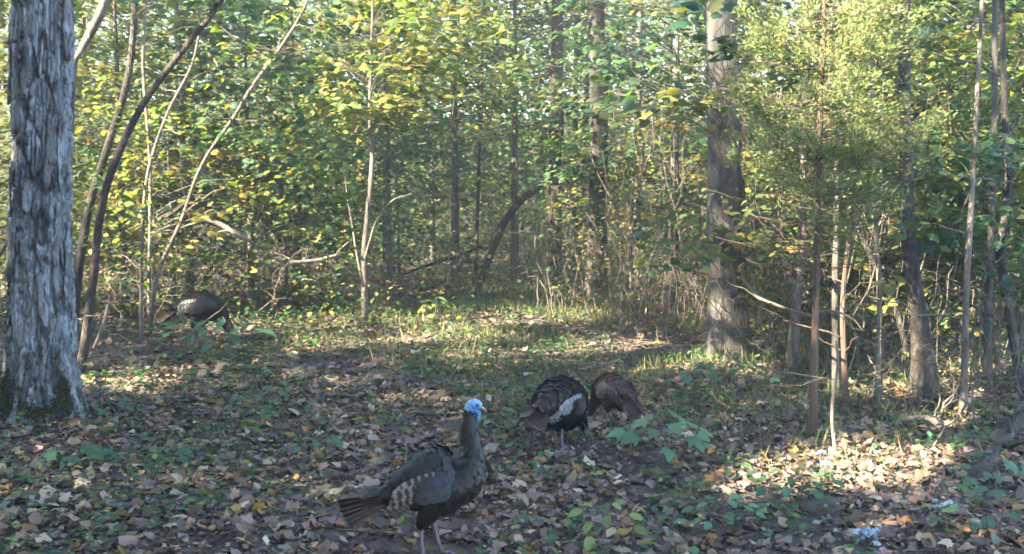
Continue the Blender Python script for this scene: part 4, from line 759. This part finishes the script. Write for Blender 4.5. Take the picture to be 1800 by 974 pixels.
        link('shank', mesh('shank', *tube(smooth_path([hock+(0, 0, .01), (hock+foot)/2-(.004, 0, 0), foot], 10), np.interp(np.linspace(0, 1, 10), [0, .15, .5, 1], [.012, .010, .0085, .011]), 10), None, M['shank'], True), leg)
        for a, l in ((-.45, .075), (0, .09), (.45, .075), (3.14, .035)):
            d = np.array([math.cos(a), math.sin(a), 0]); link('toe', mesh('toe', *tube(smooth_path([foot, foot+d*l*.45+(0, 0, .004), foot+d*l*.85-(0, 0, .012), foot+d*l-(0, 0, .02)], 8), np.linspace(.0095, .003, 8), 7), None, M['shank'], True), leg)
    # tail
    r0 = C[2]; m_ = 13
    for k in range(m_):
        f_ = (k-(m_-1)/2)/((m_-1)/2); L = .29-.03*abs(f_)-.01*rng.random(); ang = f_*fanw*1.5
        d = np.array([-math.cos(ang), math.sin(ang), 0]); pitch = (-.04 if pose is ALERT else -.14)+tailup-.4*abs(f_); d = np.array([d[0]*math.cos(pitch), d[1], math.sin(pitch)]); root = r0+np.array([.05, f_*.035, .012-.012*abs(f_)+.002*(k % 2)])
        tl = pal['tail']
        def tc(t): return np.array(tl[2]) if t > .95 else np.array((.022, .018, .015)) if t > .84 else (np.array(tl[0]) if math.sin(t*75+k) > -.2 else np.array(tl[1]))
        v, f, c = blade(root, root+d*L, np.array([0, f_*.55, 1.])/math.hypot(1, f_*.55), .04, tc, .03, 26, .86)
        link('tail_feather', mesh('tail_feather', v, f, c, M['feather']), o)
    for k in range(12):   # upper tail coverts
        f_ = rng.uniform(-1, 1); root = C[6]+np.array([0, f_*.05, .045-.03*f_*f_]); d = np.array([-1, f_*.35, -.12+tailup*.6]); v, f, c = blade(root, root+d*rng.uniform(.08, .15), (0, f_*.6, .8), .016, lambda t: np.array(pal['tail'][2]) if t > .85 else np.array(pal['tail'][1]) if t > .6 else np.array(pal['rump']), .05, 12, .6)
        link('tail_covert', mesh('tail_covert', v, f, c, M['feather']), o)
    # head furniture
    e = C[-1]; hd = C[-3]; fw = C[-1]-C[-8]; fw /= np.linalg.norm(fw); upv = np.array([-fw[2], 0, fw[0]])
    link('beak', mesh('beak', *tube(smooth_path([e-fw*.008, e+fw*.012, e+fw*.026-upv*.004, e+fw*.034-upv*.012], 9), np.linspace(.0105, .002, 9), 9), None, M['beak'], True), o)
    ic = int(.885*(n-1))
    for sd in (1, -1):
        ps = C[ic]+np.array([0, sd*A[ic, 2]*1.04, 0])+upv*.007
        link('eye', mesh('eye', *tube([ps-np.array([0, sd*.004, 0]), ps, ps+np.array([0, sd*.0025, 0])], [.0085, .008, .005], 10), None, M['eye'], True), o)
    if blue:
        nk = C[int(.76*(n-1))]; link('wattle', mesh('wattle', *tube(smooth_path([nk+(.03, 0, .012), nk+(.041, 0, -.012), nk+(.037, 0, -.045), nk+(.026, 0, -.06)], 9), np.interp(np.linspace(0, 1, 9), [0, .4, 1], [.01, .013, .004]), 9, .2, 9, 3), np.array((.09, .2, .4)), M['skin'], True), o)
        bd = MB(); b0 = C[int(.47*(n-1))]+np.array([.075, 0, -.03])
        for k in range(24):
            a = rng.normal(0, .008, 3); bd.add(*tube(smooth_path([b0+a-np.array([.02, 0, 0]), b0+a+np.array([.018, 0, -.05]), b0+a*1.6+np.array([.012, 0, -.13])], 6), np.linspace(.0016, .0006, 6), 4))
        link('beard', mesh('beard', np.concatenate(bd.V), np.concatenate(bd.T), np.array((.012, .011, .01)), M['feather'], True), o)
    return o
TOM = dict(body=(.015,.012,.0105), rump=(.015,.011,.008), neck=(.017,.0145,.013), tip=(.028,.022,.017), wing=(.018,.019,.024), pale=(.24,.22,.195), bar=(.03,.026,.022), tail=[(.07,.043,.028),(.03,.02,.014),(.09,.055,.033)])
DARK = dict(body=(.006,.0065,.006), rump=(.016,.010,.007), neck=(.006,.006,.006), tip=(.016,.014,.012), wing=(.014,.0135,.0135), pale=(.19,.195,.21), bar=(.09,.09,.1), tail=[(.06,.034,.02),(.01,.008,.006),(.1,.065,.042)])
HEN = dict(body=(.03,.019,.014), rump=(.048,.025,.017), neck=(.032,.026,.022), tip=(.075,.055,.042), wing=(.045,.034,.028), pale=(.12,.1,.085), bar=(.032,.025,.02), tail=[(.06,.036,.026),(.035,.022,.016),(.1,.065,.048)])
def gpt(px, py): p = ground(px, py); return (p[0], p[1], p[2])
turkey('large alert turkey with a bright blue head in the foreground', gpt(757, 988), math.radians(4), 1.0, ALERT, TOM, 1, True, fanw=.2)
turkey('black-bodied turkey bending away with a pale grey wing', gpt(982, 790), math.radians(52), .90, FLUFF, DARK, 2, tailup=.05, fanw=.22)
turkey('brown hen turkey half hidden behind the black turkey', gpt(1078, 757), math.radians(128), .73, FEED, HEN, 3, tailup=-.4, fanw=.12)
turkey('dark turkey feeding among seedlings beyond the big shaggy trunk', gpt(352, 607), math.radians(-4), 1.06, FEED, TOM, 4, tailup=-.05)

# ---------------------------------------------------------------- unseen tall trees added up-sun to shade the clearing, crowns cut for sun spots
def shade_trees():
    rng = np.random.default_rng(60); side = np.array([-S[1], S[0]])/np.hypot(S[0], S[1]); hs = S[:2]/np.hypot(S[0], S[1]); c0 = np.array([1., 14.])
    for row, (dist, off) in enumerate([(13, 0), (18, 1.7), (24, .6)]):
        for k in range(-5, 6):
            p = c0+hs*(dist+rng.normal(0, .8))+side*(k*3.5+off+rng.normal(0, .5)); px = p[0]/max(p[1], .1)
            if p[1] > 2 and abs(px) < .62: continue
            if np.hypot(*p) < 3.5 or (p[1] > 5 and rng.random() < .45): continue
            H = rng.uniform(13, 18); b = np.array([p[0], p[1], float(gz(*p))]); o = thing('shade_tree', 'tall broadleaf tree added out of view to shade the clearing', 'tree', b, 'shade trees left of the picture')
            P = smooth_path([b-np.array([0, 0, .05]), b+np.array([rng.normal(0, .3), rng.normal(0, .3), H*.5]), b+np.array([rng.normal(0, .5), rng.normal(0, .5), H])], 20); mb = MB(); mb.add(*tube(P, np.linspace(.2, .04, 20), 10, .06, 10, k+9))
            ns = 330 if p[1] < 6 else 170; z = rng.uniform(1.6, H, ns); az = rng.uniform(0, 6.28, ns); rd = 2.5*np.sqrt(rng.random(ns))*np.sqrt(np.clip(1.15-((z-H*.5)/(H*.6))**2, .1, 1)); C = np.stack([np.interp(z, P[:, 2], P[:, 0])+np.cos(az)*rd, np.interp(z, P[:, 2], P[:, 1])+np.sin(az)*rd, z], -1)
            for i in range(0, ns, 6): mb.add(*tube(wig((P[:, 0].mean(), P[:, 1].mean(), z[i]-.6), C[i], 7, .06, rng), np.linspace(.035, .01, 7), 4))
            lf = MB(); lf.add(*sprays(C, az, rng.uniform(.8, 1.3, ns), 14, .31 if p[1] < 6 else .24, GREENS, rng, KITE, tilt=.6)); link('trunk', mb.me('trunk', M['bark_grey'], b), o); link('crown', lf.me('crown', M['leaf'], b, False), o)
shade_trees()
def haze():  # air volume added to lift the shadows and flatten contrast
    x0, x1, y0, y1, z0, z1 = -72, 72, -42, 122, -1.6, 24; V = [(x, y, z) for z in (z0, z1) for y in (y0, y1) for x in (x0, x1)]
    m = bpy.data.materials.new('haze_air'); m.use_nodes = True; n = m.node_tree; n.nodes.remove(n.nodes['Principled BSDF']); v = n.nodes.new('ShaderNodeVolumePrincipled')
    v.inputs['Color'].default_value = (.9, .93, .93, 1); v.inputs['Density'].default_value = .0033; v.inputs['Anisotropy'].default_value = .2; n.links.new(v.outputs[0], n.nodes['Material Output'].inputs['Volume'])
    link('haze', mesh('haze', V, [[0, 2, 3, 1], [4, 5, 7, 6], [0, 1, 5, 4], [2, 6, 7, 3], [0, 4, 6, 2], [1, 3, 7, 5]], None, m), label='faint bluish haze added among the trees to lift the shadows', cat='haze', kind='stuff')
haze()
print('tris', sum(len(o.data.polygons) for o in bpy.data.objects if o.type == 'MESH'), 'objects', len(bpy.data.objects))
